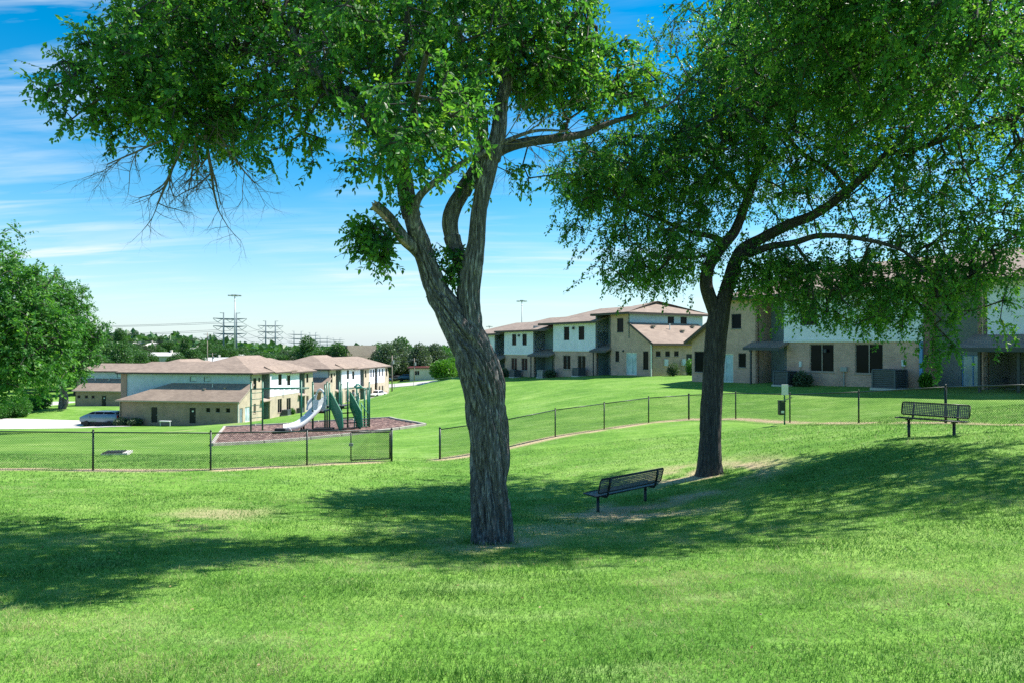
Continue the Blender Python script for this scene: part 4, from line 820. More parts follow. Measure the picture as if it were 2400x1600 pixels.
# ------------------------------------------------------------------ middle apartment building
def make_middle_building():
    z0 = -2.7; root = empty('apartment_building', (12.67, 62.0, z0), TR); tag(root, 'stepped two storey apartment building with white upper walls beyond the mid lawn', 'building')
    X = (1.0, 0.0); B = -2.4; RS = 1.5
    # brick bay C x -5.7..0
    p = (-5.7, 0); HC = 5.85; ops = [(1.05,1.95,4.05,5.4), (.8,1.35,1.25,2.3), (2.3,3.75,.08,2.15), (4.6,5.3,.6,2.3)]
    wall(root, MT['brick'], p, X, 5.7, B, HC, ops, [(0,HC),(2.8,HC),(2.82,4.9),(5.7,3.1)]); window(root, p, X, ops[0], mull=0); window(root, p, X, ops[1], mull=0); slider(root, p, X, ops[2]); window(root, p, X, ops[3], mull=0)
    mb = MB(); mb.box(-3.8, -3.66, -.12, -.003, 2.2, 2.38); mb.build('wall_lamp', MT['trim_dark'], root)
    # low wing D faces +x, from the corner inward
    dn = [(.55,1.15,1.8,2.3), (1.75,2.35,1.8,2.3), (2.9,3.5,1.8,2.3), (4.5,5.4,0,2.05)]
    wall(root, MT['brick'], (0,.003), (0,1), 9.0, B, 3.1, dn); [window(root, (0,.003), (0,1), o, mull=0) for o in dn[:3]]; door(root, (0,.003), (0,1), dn[3], sign=True)
    wall(root, MT['blue_siding'], (-2.85,.0), (0,1), 10.0, 3.5, HC, [(5.0,5.9,4.95,5.65),(6.8,7.7,4.95,5.65)]); [window(root, (-2.85,.0), (0,1), o, 'trim_dark', 'glass', 0, False) for o in ((5.0,5.9,4.95,5.65),(6.8,7.7,4.95,5.65))]
    roof(root, [[(.4,-.25,2.98),(.4,9.3,2.98),(-2.9,9.3,5.0),(-2.9,-.25,5.0)]], name='lower_roof'); fascia(root, [((.43,-.3,2.9),(.43,9.3,2.9)), ((.4,-.28,2.93),(-2.85,-.28,4.95))])
    mb = MB(); mb.tube((.09,-.12,-.3), (.09,-.12,2.9), .06, n=6); mb.build('downspout', MT['trim_white'], root)
    vent(root, -2.0, 2.2, 4.5); vent(root, -1.4, 5.5, 4.1); vent(root, -2.2, 7.8, 4.6); pipe_vent(root, -1.8, 4.2, 4.45)
    for y in (1.55, 3.85): mb = MB(); mb.box(.003, .16, y, y+.42, .95, 1.55); mb.build('meter_box', MT['white_box'], root)
    def recess(x0, x1, zt, aw, wn=None):
        w = x1-x0; wall(root, MT['teal_siding'], (x0,0), (0,1), RS, B, zt); ops_ = [(w*.5-.45,w*.5+.45,-.5+zt*0-.1,1.75)]
        ops_ = [(w*.5-.45, w*.5+.45, aw-2.75, aw-.65)]; 
        if wn: ops_.append(wn)
        wall(root, MT['teal_siding'], (x0,RS), X, w, B, zt, ops_); door(root, (x0,RS), X, ops_[0], 'teal_siding', frame='trim_dark')
        if wn: window(root, (x0,RS), X, wn, 'trim_dark', 'glass', 0, False)
        wall(root, MT['teal_siding'], (x1,RS), (0,-1), RS, B, zt)
        roof(root, [[(x0-.3,-.7,aw-.2),(x1+.25,-.7,aw-.2),(x1+.25,RS,aw+.45),(x0-.3,RS,aw+.45)]], name='porch_roof'); mb = MB(); mb.box(x0-.3, x1+.25, -.76, -.703, aw-.42, aw-.22); mb.build('porch_fascia', MT['trim_dark'], root)
        mb = MB(); mb.box(x0+.05, x0+.15, -.6, -.5, B, aw-.25); mb.build('porch_post', MT['trim_dark'], root)
    def unit(x0, x1, zsplit, zt, uw, lw, mb_=MT['brick']):
        w = x1-x0; wall(root, mb_, (x0,0), X, w, B, zsplit, lw); [window(root, (x0,0), X, o, 'trim_tan', 'glass', 1) for o in lw]
        wall(root, MT['white_siding'], (x0,-.03), X, w, zsplit, zt, uw); [window(root, (x0,-.03), X, o, 'trim_dark', 'glass', 0, False) for o in uw]
        mb = MB(); mb.box(x0, x1, -.075, -.034, zsplit-.08, zsplit+.06); mb.build('band_board', MT['trim_white'], root)
        wall(root, MT['white_siding'], (x1,-.0), (0,1), RS, zsplit, zt); 
        mb = MB(); mb.box(x1-.14, x1+.01, -.06, -.036, zsplit+.07, zt); mb.build('corner_board', MT['trim_dark'], root)
        mb = MB(); c = (uw[0][1]+uw[1][0])/2+x0; mb.box(c-.12, c+.12, -.2, -.034, uw[0][3]-.3, uw[0][3]-.05); mb.build('flood_lamp', MT['trim_dark'], root)
    recess(-7.65, -5.7, HC-.1, 2.55)
    unit(-14.95, -7.65, 2.3, 5.15, [(1.9,2.85,3.36,4.78),(4.4,5.35,3.36,4.78)], [(1.7,3.0,.3,1.8),(4.2,5.5,.3,1.8)])
    recess(-18.6, -14.95, 5.05, 2.0, (1.9,2.8,2.95,4.2))
    unit(-24.95, -18.6, 1.83, 4.5, [(1.75,2.65,2.85,4.15),(3.95,4.85,2.85,4.15)], [(1.5,2.75,-.05,1.4),(3.7,4.95,-.05,1.4)])
    recess(-27.0, -24.95, 4.4, 1.5)
    unit(-33.0, -27.0, 1.5, 4.2, [(1.5,2.4,2.5,3.8),(3.6,4.5,2.5,3.8)], [(1.4,2.6,-.3,1.1),(3.5,4.7,-.3,1.1)])
    wall(root, MT['brick'], (-33,10.5), (0,-1), 10.5, B, 4.2); wall(root, MT['brick'], (-.2,10.5), (-1,0), 32.8, B, 4.2)
    o = .6
    def hip(x0, x1, ze, zr, dep, hl, hr, yf=-o):
        ym = (yf+dep)/2
        a, b = (x0+hl, x1-hr); P = [[(x0,yf,ze),(x1,yf,ze),(b,ym,zr),(a,ym,zr)], [(x0,dep,ze),(a,ym,zr),(b,ym,zr),(x1,dep,ze)]]
        if hl > .01: P.append([(x0,yf,ze),(a,ym,zr),(x0,dep,ze)])
        if hr > .01: P.append([(x1,yf,ze),(x1,dep,ze),(b,ym,zr)])
        roof(root, P); fascia(root, [((x0,yf-.03,ze-.12),(x1,yf-.03,ze-.12))])
        for s in ((x0-.02) if hl > .01 else None, (x1+.02) if hr > .01 else None):
            if s is not None: fascia(root, [((s,yf,ze-.12),(s,dep,ze-.12))])
    hip(-7.9, -2.4, HC+.1, 7.25, 10.9, 3.6, 2.6); hip(-17.0, -7.0, 5.25, 6.9, 10.6, 4.0, 0); hip(-26.3, -15.5, 4.6, 6.2, 10.4, 4.0, 0); hip(-33.6, -25.0, 4.3, 5.8, 10.2, 4, 0)
    vent(root, -20.0, 2.0, 5.25, 'fascia'); vent(root, -16.6, 2.6, 5.5, 'fascia', .5)
make_middle_building()
# ------------------------------------------------------------------ left-hand apartment rows
TL = math.atan2(-.16, .98)
def make_left_row(loc, label, full=True, mirror=False, ln=17.2):
    root = empty('apartment_building', loc, TL); tag(root, label, 'building')
    X = (1.0, 0.0); B = -2.5; E1, Dp = 3.0, 3.2; T1 = 5.0; E2 = 6.45
    p = (-ln, 0)
    if not mirror: ds = [(ln-12.6,ln-11.6,0.0,2.1), (ln-7.0,ln-6.0,0.0,2.1)]; ws = [(ln-4.6,ln-3.95,1.45,2.1), (ln-3.2,ln-2.55,1.45,2.1), (ln-1.75,ln-1.1,1.45,2.1)]
    else: ds = [(5.6,6.6,0,2.1)]; ws = [(.4,1.1,1.45,2.1), (2.0,2.7,1.45,2.1), (3.4,4.1,1.45,2.1)]
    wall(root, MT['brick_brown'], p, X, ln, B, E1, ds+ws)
    for i, o in enumerate(ds): door(root, p, X, o, sign=(i == len(ds)-1))
    for o in ws: window(root, p, X, o, 'trim_tan', 'glass', 0)
    wall(root, MT['brick_brown'], (-ln,Dp), (0,-1), Dp, B, E1)
    # right end of the low wing, sunlit buff brick with sloping top
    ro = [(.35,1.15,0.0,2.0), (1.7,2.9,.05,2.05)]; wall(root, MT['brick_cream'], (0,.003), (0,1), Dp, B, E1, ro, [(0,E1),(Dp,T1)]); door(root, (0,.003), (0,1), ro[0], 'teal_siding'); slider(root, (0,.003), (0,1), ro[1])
    # upper front wall, pale blue band
    uo = [(ln+2.4-9.1,ln+2.4-8.1,5.3,6.0), (ln+2.4-7.0,ln+2.4-6.0,5.3,6.0)] if not mirror else [(8.6,9.8,5.3,6.0), (11.0,12.2,5.3,6.0)]; wall(root, MT['blue_siding'], (-ln-2.4+.9,Dp), X, ln+2.4-.9, 3.0, E2, [(a-.9,b-.9,c,d) for a, b, c, d in uo]); [window(root, (-ln-2.4+.9,Dp), X, (a-.9,b-.9,c,d), 'trim_dark', 'glass_pale', 0, False) for a, b, c, d in uo]
    wall(root, MT['brick_brown'], (-ln-2.4,Dp-.1), X, .9, B, E2)
    e = .4; hx = -ln+5.4 if not mirror else -ln
    P = [[(-ln-e,-e,E1-.05),(e,-e,E1-.05),(e,Dp,T1+.1),(hx,Dp,T1+.1)]]
    if not mirror: P.append([(-ln-e,-e,E1-.05),(hx,Dp,T1+.1),(-ln-e,Dp,E1+.35)])
    roof(root, P, name='lower_roof'); fascia(root, [((-ln-e,-e-.03,E1-.16),(e,-e-.03,E1-.16))], 'trim_tan', .16); fascia(root, [((e+.02,-e,E1-.16),(e+.02,Dp,T1-.02))], 'trim_tan', .16)
    vent(root, -6.0, 1.9, 4.25); vent(root, -3.2, 2.2, 4.4); pipe_vent(root, -5.2, 2.4, 4.6)
    if mirror: [pipe_vent(root, -ln+x, 2.6, 4.7) for x in (2.0, 5.0, 8.0)]
    # right side row: local wall direction inward (0,1)
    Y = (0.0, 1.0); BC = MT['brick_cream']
    def seg(x, ya, yb, split, uw=(), lw=(), low=BC, upm=MT['white_siding']):
        if split: wall(root, low, (x,ya), Y, yb-ya, B, split, lw); wall(root, upm, (x+.03,ya), Y, yb-ya, split, E2, uw)
        else: wall(root, low, (x,ya), Y, yb-ya, B, E2, list(lw)+list(uw))
        for o in lw: window(root, (x,ya), Y, o, 'trim_tan', 'glass', 1)
        for o in uw: window(root, (x+(.03 if split else 0),ya), Y, o, 'trim_dark', 'glass', 0, False)
    seg(0, Dp, 5.9, None, [(.5,1.3,4.2,5.8),(1.8,2.3,5.2,5.8)], [(.6,1.2,1.0,2.3)])
    wall(root, MT['teal_siding'], (-1.6,5.9), Y, 1.8, B, E2, [(.4,1.3,.05,2.1)]); door(root, (-1.6,5.9), Y, (.4,1.3,.05,2.1), 'glass'); wall(root, MT['teal_siding'], (0,7.7), (-1,0), 0.01+1.6, B, E2) if False else None
    wall(root, MT['teal_siding'], (-1.6,7.69), X, 1.6, B, E2); roof(root, [[(.5,5.6,2.6),(.5,7.9,2.6),(-1.5,7.9,3.1),(-1.5,5.6,3.1)]], name='porch_roof', m='trim_tan')
    seg(.25, 7.7, 12.2, 3.0, [(2.3,3.3,4.5,6.1)], [(2.2,3.4,.5,2.5)]); seg(.0, 12.2, 17.0, 3.0, [(.9,1.9,4.3,5.8)], [(.8,2.1,.5,2.4)])
    wall(root, MT['teal_siding'], (-1.6,17.0), Y, 1.7, B, E2, [(.4,1.3,.05,2.1)]); door(root, (-1.6,17.0), Y, (.4,1.3,.05,2.1), 'glass'); wall(root, MT['teal_siding'], (-1.6,18.69), X, 1.6, B, E2); roof(root, [[(.5,16.7,2.6),(.5,18.9,2.6),(-1.5,18.9,3.1),(-1.5,16.7,3.1)]], name='porch_roof', m='trim_tan')
    last = 21.5
    seg(.1, 18.7, last, None, [(.5,1.2,4.4,5.8)], [(.5,1.3,1.0,2.3)])
    if full:
        seg(.1, last, 24.5, 3.0, [(.5,1.2,4.3,5.8),(1.9,2.6,4.3,5.8)], [(.5,1.4,.5,2.3)]); wall(root, MT['teal_siding'], (-1.2,24.5), Y, 1.5, B, E2); seg(.1, 26, 30.2, 3.0, [(.7,1.4,4.3,5.8),(2.6,3.3,4.3,5.8)], [(.7,1.6,.5,2.3),(2.5,3.4,.5,2.3)]); last = 30.2
        wall(root, BC, (.1,last), Y, 2.6, B, E2, [(.8,1.6,4.2,5.8)], [(0,E2),(1.3,E2),(2.6,4.4)]); window(root, (.1,last), Y, (.8,1.6,4.2,5.8), mull=0); last += 2.6
    W = -11.6
    wall(root, BC, (.1,last), (-1,0), 11.7, B, 4.4); wall(root, MT['brick_brown'], (W,last), (0,-1), last-10.4, B, E2); wall(root, MT['brick_brown'], (W,10.2), (-1,0), ln+2.4+W, B, E2); wall(root, MT['brick_brown'], (-ln-2.4,10.2), (0,-1), 7.0, B, E2)
    o = .5; er = E2+.1; zr = 8.75; mid = W/2
    # front wing roof
    roof(root, [[(-ln-2.4-o,Dp-o,er),(-6,Dp-o,er),(-6,6.9,7.9),(-ln-.5,6.9,7.9)], [(-ln-2.4-o,10.2+o,er),(-ln-.5,6.9,7.9),(-6,6.9,7.9),(-6,10.2+o,er)], [(-ln-2.4-o,Dp-o,er),(-ln-.5,6.9,7.9),(-ln-2.4-o,10.2+o,er)]])
    y1 = 15.5 if not full else 15.0; a, b = W-o, o
    roof(root, [[(a,Dp-o-.004,er),(b,Dp-o-.004,er),(mid,9.0,zr)], [(b,Dp-o-.004,er),(b,y1,er),(mid,y1,zr),(mid,9.0,zr)], [(a,Dp-o-.004,er),(mid,9.0,zr),(mid,y1,zr),(a,y1,er)]])
    y2 = last+.4; roof(root, [[(b+.25,y1-7.2,er-.1),(b+.25,y1-2.4,er-.1),(b-1.5,y1-2.4,er+.75),(b-1.5,y1-7.2,er+.75)], [(b+.1,y1-2.6,er-.28),(b+.1,y2,er-.28),(mid,y2-3.2,zr-.45),(mid,y1-.5,zr-.45),(b-2.5,y1-2.6,er+.7)], [(a,y1-.5,er),(mid,y1-.5,zr-.45),(mid,y2-3.2,zr-.45),(a,y2,er)], [(b,y2,er-.28),(a,y2,er),(mid,y2-3.2,zr-.45)]], name='rear_roof')
    fascia(root, [((-ln-2.4-o,Dp-o-.03,er-.14),(b,Dp-o-.03,er-.14)), ((b+.03,Dp-o,er-.14),(b+.03,y1-7.2,er-.14)), ((b+.28,y1-7.2,er-.24),(b+.28,y1-2.4,er-.24)), ((b+.13,y1-2.6,er-.42),(b+.13,y2,er-.42))])
    if not mirror: mb = MB(); mb.tube((-ln+.1,-.1,-.3), (-ln+.1,-.1,2.8), .06, n=6); mb.build('downspout', MT['trim_tan'], root)
    mb = MB(); mb.tube((.09,-.1,-.3), (.09,-.1,2.8), .06, n=6); mb.build('downspout', MT['trim_white'], root)
    return root
make_left_row((-35.7, 89.0, -10.05), 'brown brick apartment row with low wing and hip roof beside the van', False)
make_left_row((-31.6, 113.0, -10.3), 'farther apartment row of white units seen behind the playground', True, False, 12.0)
make_left_row((-62.0, 126.0, -11.2), 'apartment row half hidden behind the left tree and the brown one', False, True, 21.0)
# ------------------------------------------------------------------ chain-link fences
def chain_fence(name, pts, label, thick=(), h=1.2):
    a0 = pts[0]; root = empty(name, (a0[0], a0[1], G(*a0))); off = Vector(root.location); tag(root, label, 'fence', 'chain-link fences round the lawn')
    B = [Vector((x, y, Gn([x], [y])[0]))-off for x, y in pts]
    for i, b in enumerate(B):
        r = .042 if i in thick else .03; mb = MB(); mb.tube(b-Vector((0,0,.4)), b+Vector((0,0,h+.05)), r, r, 10); mb.tube(b+Vector((0,0,h+.05)), b+Vector((0,0,h+.10)), r*1.25, r*.5, 10); mb.build('post', MT['black_green'], root, True)
    for i in range(len(B)-1):
        p, q = B[i], B[i+1]; up = Vector((0,0,h)); mb = MB(); mb.tube(p+up, q+up, .021, .021, 8); mb.build('top_rail', MT['black_green'], root, True)
        L_ = (q-p).length; d = (q-p)/L_; P0, P1 = [], []; s = 0.075; H = h-.02; lo = .03
        for k in range(int((L_+H)/s)+1):
            for sg in (1, -1):
                t0 = k*s-H if sg == 1 else k*s; t1 = t0+H*sg
                za, zb = lo, lo+H
                ta, tb = t0, t1
                def clip(ta, za, tb, zb):
                    for lim in (0.0, L_):
                        pass
                    if ta < 0: f = (0-ta)/(tb-ta); za += (zb-za)*f; ta = 0
                    if tb < 0: f = (0-ta)/(tb-ta); zb = za+(zb-za)*f; tb = 0
                    if ta > L_: f = (L_-ta)/(tb-ta); za += (zb-za)*f; ta = L_
                    if tb > L_: f = (L_-ta)/(tb-ta); zb = za+(zb-za)*f; tb = L_
                    return ta, za, tb, zb
                if (ta < 0 and tb < 0) or (ta > L_ and tb > L_): continue
                ta, za, tb, zb = clip(ta, za, tb, zb)
                if abs(tb-ta) < .01: continue
                P0.append(p+d*ta+Vector((0,0,za-.03))); P1.append(p+d*tb+Vector((0,0,zb-.03)))
        V, Fc = tubes(np.array(P0), np.array(P1), np.full(len(P0), .0036), np.full(len(P0), .0036), 4); np_mesh('chain_link', V, Fc, MT['black_green'], root)['kind'] = 'stuff'
    return root
chain_fence('chain_link_fence', FENCE_L, 'chain-link fence run left of the gate opening', (0, 5))
chain_fence('chain_link_fence', FENCE_R, 'chain-link fence run from the gate past the waste station to the right', (0, 5, 9))
def make_gate():
    hinge = Vector((-4.67, 26.5, G(-4.67, 26.5))); root = empty('chain_link_gate', hinge); tag(root, 'small chain-link gate leaf standing open at the fence gap', 'gate')
    q = Vector((-1.28, -.95, .25)); L_ = Vector((q.x, q.y, 0)).length; z0, z1 = .12, 1.15; mb = MB()
    for a, b in (((0,0,z0), (0,0,z1)), ((q.x,q.y,z0+.1), (q.x,q.y,z1+.1)), ((0,0,z1), (q.x,q.y,z1+.1)), ((0,0,z0), (q.x,q.y,z0+.1))): mb.tube(Vector(a)+Vector((-.06,-.05,0)), Vector(b)+Vector((-.06,-.05,0)), .024, .024, 8)
    mb.build('gate_frame', MT['black_metal'], root, True); P0, P1 = [], []; H = z1-z0
    for k in range(-14, 24):
        for sg in (1, -1):
            a = k*.075; b = a+H*sg; za, zb = z0, z1
            lo, hi = min(a, b), max(a, b); t0 = max(0, lo); t1 = min(L_, hi)
            if t1 <= t0: continue
            zf = lambda t: za+(zb-za)*(t-a)/(b-a); c = lambda t: (q.x*t/L_-.06, q.y*t/L_-.05, zf(t)+.1*t/L_); P0.append(c(t0)); P1.append(c(t1))
    V, Fc = tubes(np.array(P0), np.array(P1), np.full(len(P0), .0036), np.full(len(P0), .0036), 4); np_mesh('chain_link', V, Fc, MT['black_metal'], root)['kind'] = 'stuff'
    mb = MB()
    for z in (.3, 1.0): mb.tube((-.03,-.02,z-.05), (-.03,-.02,z+.05), .04, .04, 8)
    mb.build('hinge', MT['black_metal'], root); mb = MB(); mb.box(q.x-.12, q.x+.02, q.y-.12, q.y-.02, .75, .85); mb.build('latch', MT['galv'], root)
make_gate()
# ------------------------------------------------------------------ benches
def make_bench(x, y, rz, L_, label):
    z = G(x, y); root = empty('park_bench', (x, y, z), rz); tag(root, label, 'bench', 'metal benches on the lawn')
    # local: x along bench, seat front at -y, back at +y
    def panel(y0, z0, y1, z1, nm):
        o0 = Vector((0, y0, z0)); v = Vector((0, y1-y0, z1-z0)); W = v.length; v.normalize(); n = Vector((1,0,0)).cross(v); P = lambda a, b: o0+Vector((a,0,0))+v*b; mb = MB(); rr = .05
        ring = []
        for cx, cy, a0 in ((L_/2-rr,rr,-90),(L_/2-rr,W-rr,0),(-L_/2+rr,W-rr,90),(-L_/2+rr,rr,180)):
            for k in range(4): t = rad(a0+k*30); ring.append(P(cx+rr*math.cos(t), cy+rr*math.sin(t)))
        mb.path(ring+[ring[0]], .017, 6); fr = mb.build(nm, MT['black_metal'], root, True); mb = MB(); s = .043
        for k in range(int(L_/s)+1):                                     # punched-plate lattice
            a = -L_/2+k*s+.02
            if a < L_/2: mb.bar(P(a, .01), P(a, W-.01), .022, .004, n)
        for k in range(int(W/s)+1):
            b = k*s+.02
            if b < W: mb.bar(P(-L_/2+.01, b), P(L_/2-.01, b), .022, .0052, n)
        mb.build('lattice', MT['deck_grey'], fr)
    panel(-.24, .46, .18, .44, 'seat'); panel(.235, .52, .33, .86, 'backrest')
    for s in (-1, 1):
        xx = s*(L_/2-.28); mb = MB(); mb.tube((xx,-.02,-.4), (xx,-.02,.40), .038, .038, 10); mb.build('leg', MT['black_metal'], root, True)
        mb = MB(); mb.bar((xx,-.2,.415), (xx,.2,.405), .05, .03); mb.path([(xx,.1,.405),(xx,.24,.41),(xx,.285,.46),(xx,.31,.56),(xx,.37,.84)], .026, 8); mb.build('back_bracket', MT['black_metal'], root, True)
    return root
make_bench(2.68, 16.5, math.atan2(1.16, 1.36), 2.3, 'black slatted metal bench in tree shade, seen from behind').rotation_euler[2] += math.pi
make_bench(11.32, 18.45, math.atan2(-1.15, 1.0), 1.65, 'black mesh metal bench on sunny grass near the right fence')
# ------------------------------------------------------------------ pet waste station
def make_station():
    x, y = 11.45, 28.7; root = empty('pet_waste_station', (x, y, G(x, y))); tag(root, 'green post with white notice and dark waste bin by the fence', 'waste station')
    mb = MB(); mb.bar((0,0,-.4), (0,0,1.66), .05, .05, (0,1,0)); mb.build('post', MT['play_green'], root)
    mb = MB(); mb.box(-.14, .14, -.06, -.03, 1.24, 1.68); mb.build('notice', MT['sign_white'], root, bevel=.01)
    mb = MB(); mb.prism([(-.30,-.02,.42),(-.05,-.02,.42),(-.05,-.02,.95),(-.30,-.02,.98)], (0,-.22,0)); b = mb.build('bin', MT['black_green'], root, bevel=.015); mb = MB(); mb.box(-.31, -.04, -.26, 0.0, .982, 1.02); mb.build('lid', MT['black_metal'], b); mb = MB(); mb.box(-.24, -.11, -.246, -.242, .5, .6); mb.build('sticker', MT['sign_white'], b)
    mb = MB(); mb.bar((0,0,1.02), (.62,.75,1.08), .03, .03); mb.build('tie_bar', MT['black_green'], root)
make_station()
# ------------------------------------------------------------------ storm drain in the lawn
def make_drain():
    x, y = gp(273, 1064, 27); root = empty('storm_drain', (x, y, G(x, y)), .25); tag(root, 'small concrete storm drain inlet in the grass behind the left fence', 'drain')
    mb = MB(); mb.prism([(-.45,-.35,0),(.5,-.35,0),(.5,.45,0),(-.45,.45,0)], (0,0,.10)); mb.build('apron', MT['concrete'], root); mb = MB(); mb.prism([(-.42,-.32,.104),(.32,-.34,.104),(.30,.30,.104),(-.34,.34,.104)], (0,0,.03)); g = mb.build('grate', MT['rubber'], root)
    for k in range(6): mb = MB(); mb.bar((-.36+k*.13,-.3,.145), (-.34+k*.12,.3,.145), .03, .015); mb.build('bar', MT['black_metal'], g)
make_drain()
# ------------------------------------------------------------------ playground
def make_playground():
    ox, oy = -13.0, 44.0; z0 = G(ox, oy)+.05; root = empty('play_structure', (ox, oy, z0)); tag(root, 'green playground climbing frame with pale slide on mulch', 'playground')
    def gz(x, y): return G(ox+x, oy+y)+.04-z0
    def post(x, y, h, r=.055): mb = MB(); mb.tube((x,y,gz(x,y)-.4), (x,y,h), r, r, 10); mb.tube((x,y,h), (x,y,h+.05), r*1.15, r*.4, 10); return mb.build('post', MT['play_green'], root, True)
    # far left ladder end
    for x, y in ((-3.7,-.3), (-3.25,.5)): post(x, y, 3.05)
    mb = MB()
    for k in range(6): z = .35+k*.4; mb.tube((-3.7,-.3,z), (-3.25,.5,z), .02, .02, 6)
    mb.build('ladder_rungs', MT['play_green'], root, True)
    for dy in (-.3, .5): mb = MB(); mb.tube((-3.7+(dy+.3)*.56,dy,2.62), (-.2,dy*.9,2.66), .035, .035, 8); mb.build('overhead_rail', MT['play_green'], root, True)
    mb = MB()
    for k in range(9): x = -3.3+k*.36; mb.tube((x,-.29,2.6), (x+.2,.46,2.6), .018, .018, 6)
    mb.build('overhead_rungs', MT['play_green'], root, True); mb = MB(); mb.tube((-1.75,.0,2.62), (-1.75,.0,2.05), .02, .02, 6); mb.build('trapeze', MT['play_green'], root, True)
    for x, y, h in ((-.42,-.5,3.15),(-.1,.9,3.0),(.35,-.6,2.95),(.85,.9,3.0),(1.12,-.6,2.92),(1.4,-.6,2.98),(1.65,.9,3.05),(2.2,.9,2.98),(2.42,.0,3.02),(3.05,.2,2.3),(3.75,.3,3.0),(3.45,1.2,2.6),(2.05,-.2,2.9),(2.75,1.1,2.85),(3.35,.7,2.5)): post(x, y, h)
    # decks
    for x0, x1, y0, y1, z in ((.3,1.15,-.6,.9,1.18),(1.15,2.3,-.4,.9,1.5)): mb = MB(); mb.box(x0, x1, y0, y1, z, z+.06); d = mb.build('deck', MT['deck_grey'], root); mb = MB(); mb.box(x0, x1, y0-.03, y0-.003, z-.08, z+.055); mb.build('deck_edge', MT['black_metal'], d)
    # slide: curved trough sweeping down to the left and front
    C = catmull(np.array([(.78,-.45,1.32),(.66,-.68,1.29),(.44,-.95,1.02),(.12,-1.3,.64),(-.2,-1.62,.36),(-.55,-1.95,.24),(-.88,-2.2,.22)]), 6); T = np.gradient(C, axis=0); T /= np.linalg.norm(T, axis=1)[:, None]; S_ = np.cross(T, [0,0,1]); S_ /= np.linalg.norm(S_, axis=1)[:, None]
    prof = [(-.36,.34),(-.40,.34),(-.40,.05),(-.28,-.04),(0,-.06),(.28,-.04),(.40,.05),(.40,.34),(.36,.34),(.34,.06),(.22,.0),(0,-.02),(-.22,.0),(-.34,.06)]
    V = np.array([[c+s*a+np.array([0,0,b]) for a, b in prof] for c, s in zip(C, S_)]); m, n = V.shape[:2]; i = np.arange(m-1)[:, None]*n; j = np.arange(n)[None]; jn = (j+1) % n; Fc = np.stack([i+j, i+jn, i+n+jn, i+n+j], 2).reshape(-1, 4)
    sl = np_mesh('slide', V.reshape(-1, 3), Fc, MT['slide'], root, True); tag(sl, 'pale grey curved plastic slide')
    mb = MB(); c0 = Vector(C[0]); s0 = Vector(S_[0])
    hood = [c0+s0*(.44*math.cos(t))+Vector((0,0,.3+1.0*math.sin(t))) for t in np.linspace(0, math.pi, 9)]; mb.path(hood, .06, 8)
    for sg in (-1, 1): mb.prism([c0+s0*(.42*sg)+Vector((0,0,.0)), c0+s0*(.42*sg)+Vector((0,0,.95)), c0+s0*(.42*sg)+Vector((-.35,-.4,.55)), c0+s0*(.42*sg)+Vector((-.42,-.48,.0))], s0*(.04*sg))
    mb.build('slide_hood', MT['slide'], sl, False); mb = MB(); e = Vector(C[-2]); mb.bar(e+Vector((.3,.22,-.1)), e+Vector((.3,.22,-.75)), .1, .1, (0,1,0)); mb.bar(Vector(C[20])-Vector((0,0,.05)), Vector(C[20])-Vector((0,0,1.0)), .1, .1, (0,1,0)); mb.build('slide_support', MT['black_metal'], sl)
    # enclosure panels
    mb = MB(); mb.box(.36, 1.1, -.68, -.64, 1.3, 1.95); mb.build('guard_panel', MT['slide'], root)
    for k in range(5): mb = MB(); x = 1.2+k*.22; mb.tube((x,.9,1.55), (x,.9,2.4), .018, .018, 6); mb.build('guard_bar', MT['play_green'], root, True)
    # stairs between two slanted green panels
    for x0, y in ((1.45,-.62), (2.5,.1)): mb = MB(); dx = .95; mb.prism([(x0,y,1.45),(x0,y,2.45),(x0+.32,y-.3,2.1),(x0+dx,y-.9,1.25),(x0+dx+.12,y-1.05,.35),(x0+dx-.1,y-1.0,.1)], (.05,.03,0)); mb.build('stair_panel', MT['play_panel'], root)
    for k in range(5): t = k/4; mb = MB(); xa, ya, z = 1.52+t*.92, -.66-t*.92, 1.35-t*1.15; mb.prism([(xa,ya,z),(xa+1.0,ya+.70,z),(xa+.86,ya+.95,z),(xa-.14,ya+.25,z)], (0,0,.05)); mb.build('step', MT['rubber'], root)
    # right side arch climber, loops and ladder
    mb = MB(); mb.path([(2.0,.9,2.55),(2.6,.5,2.62),(3.1,.3,2.72),(3.75,.3,2.55)], .035, 8); mb.build('overhead_rail', MT['play_teal'], root, True)
    mb = MB(); mb.path([(3.05,.2,2.9),(2.8,.2,2.75),(2.95,.2,2.62),(3.3,.2,2.7),(3.05,.2,2.9)], .05, 6); mb.build('finial', MT['play_teal'], root, True)
    for cx, cz in ((2.72,2.15),(2.72,1.75),(2.95,1.95),(2.55,1.95)):
        mb = MB(); pts = [(cx+.16*math.cos(t), .3, cz+.2*math.sin(t)) for t in np.linspace(0, 6.283, 13)]; mb.path(pts, .024, 6); mb.build('loop', MT['white_box'], root, True)
    mb = MB(); mb.path([(3.0,-.6,.0),(3.0,-.6,.85)], .04, 8); mb.path([(3.15,-.2,.0),(3.3,0,1.1),(3.25,.2,1.7)], .03, 8); mb.path([(3.75,.3,.9),(3.3,-.2,1.7)], .03, 8); mb.build('climber_bars', MT['play_teal'], root, True)
    mb = MB()
    for k in range(5): mb.tube((3.45,1.2,.3+k*.35), (3.75,.3,.3+k*.35), .02, .02, 6); mb.tube((3.0,-.5,.2+k*.16), (3.75,.3,.2+k*.16), .018, .018, 6)
    mb.build('ladder_rungs', MT['play_green'], root, True)
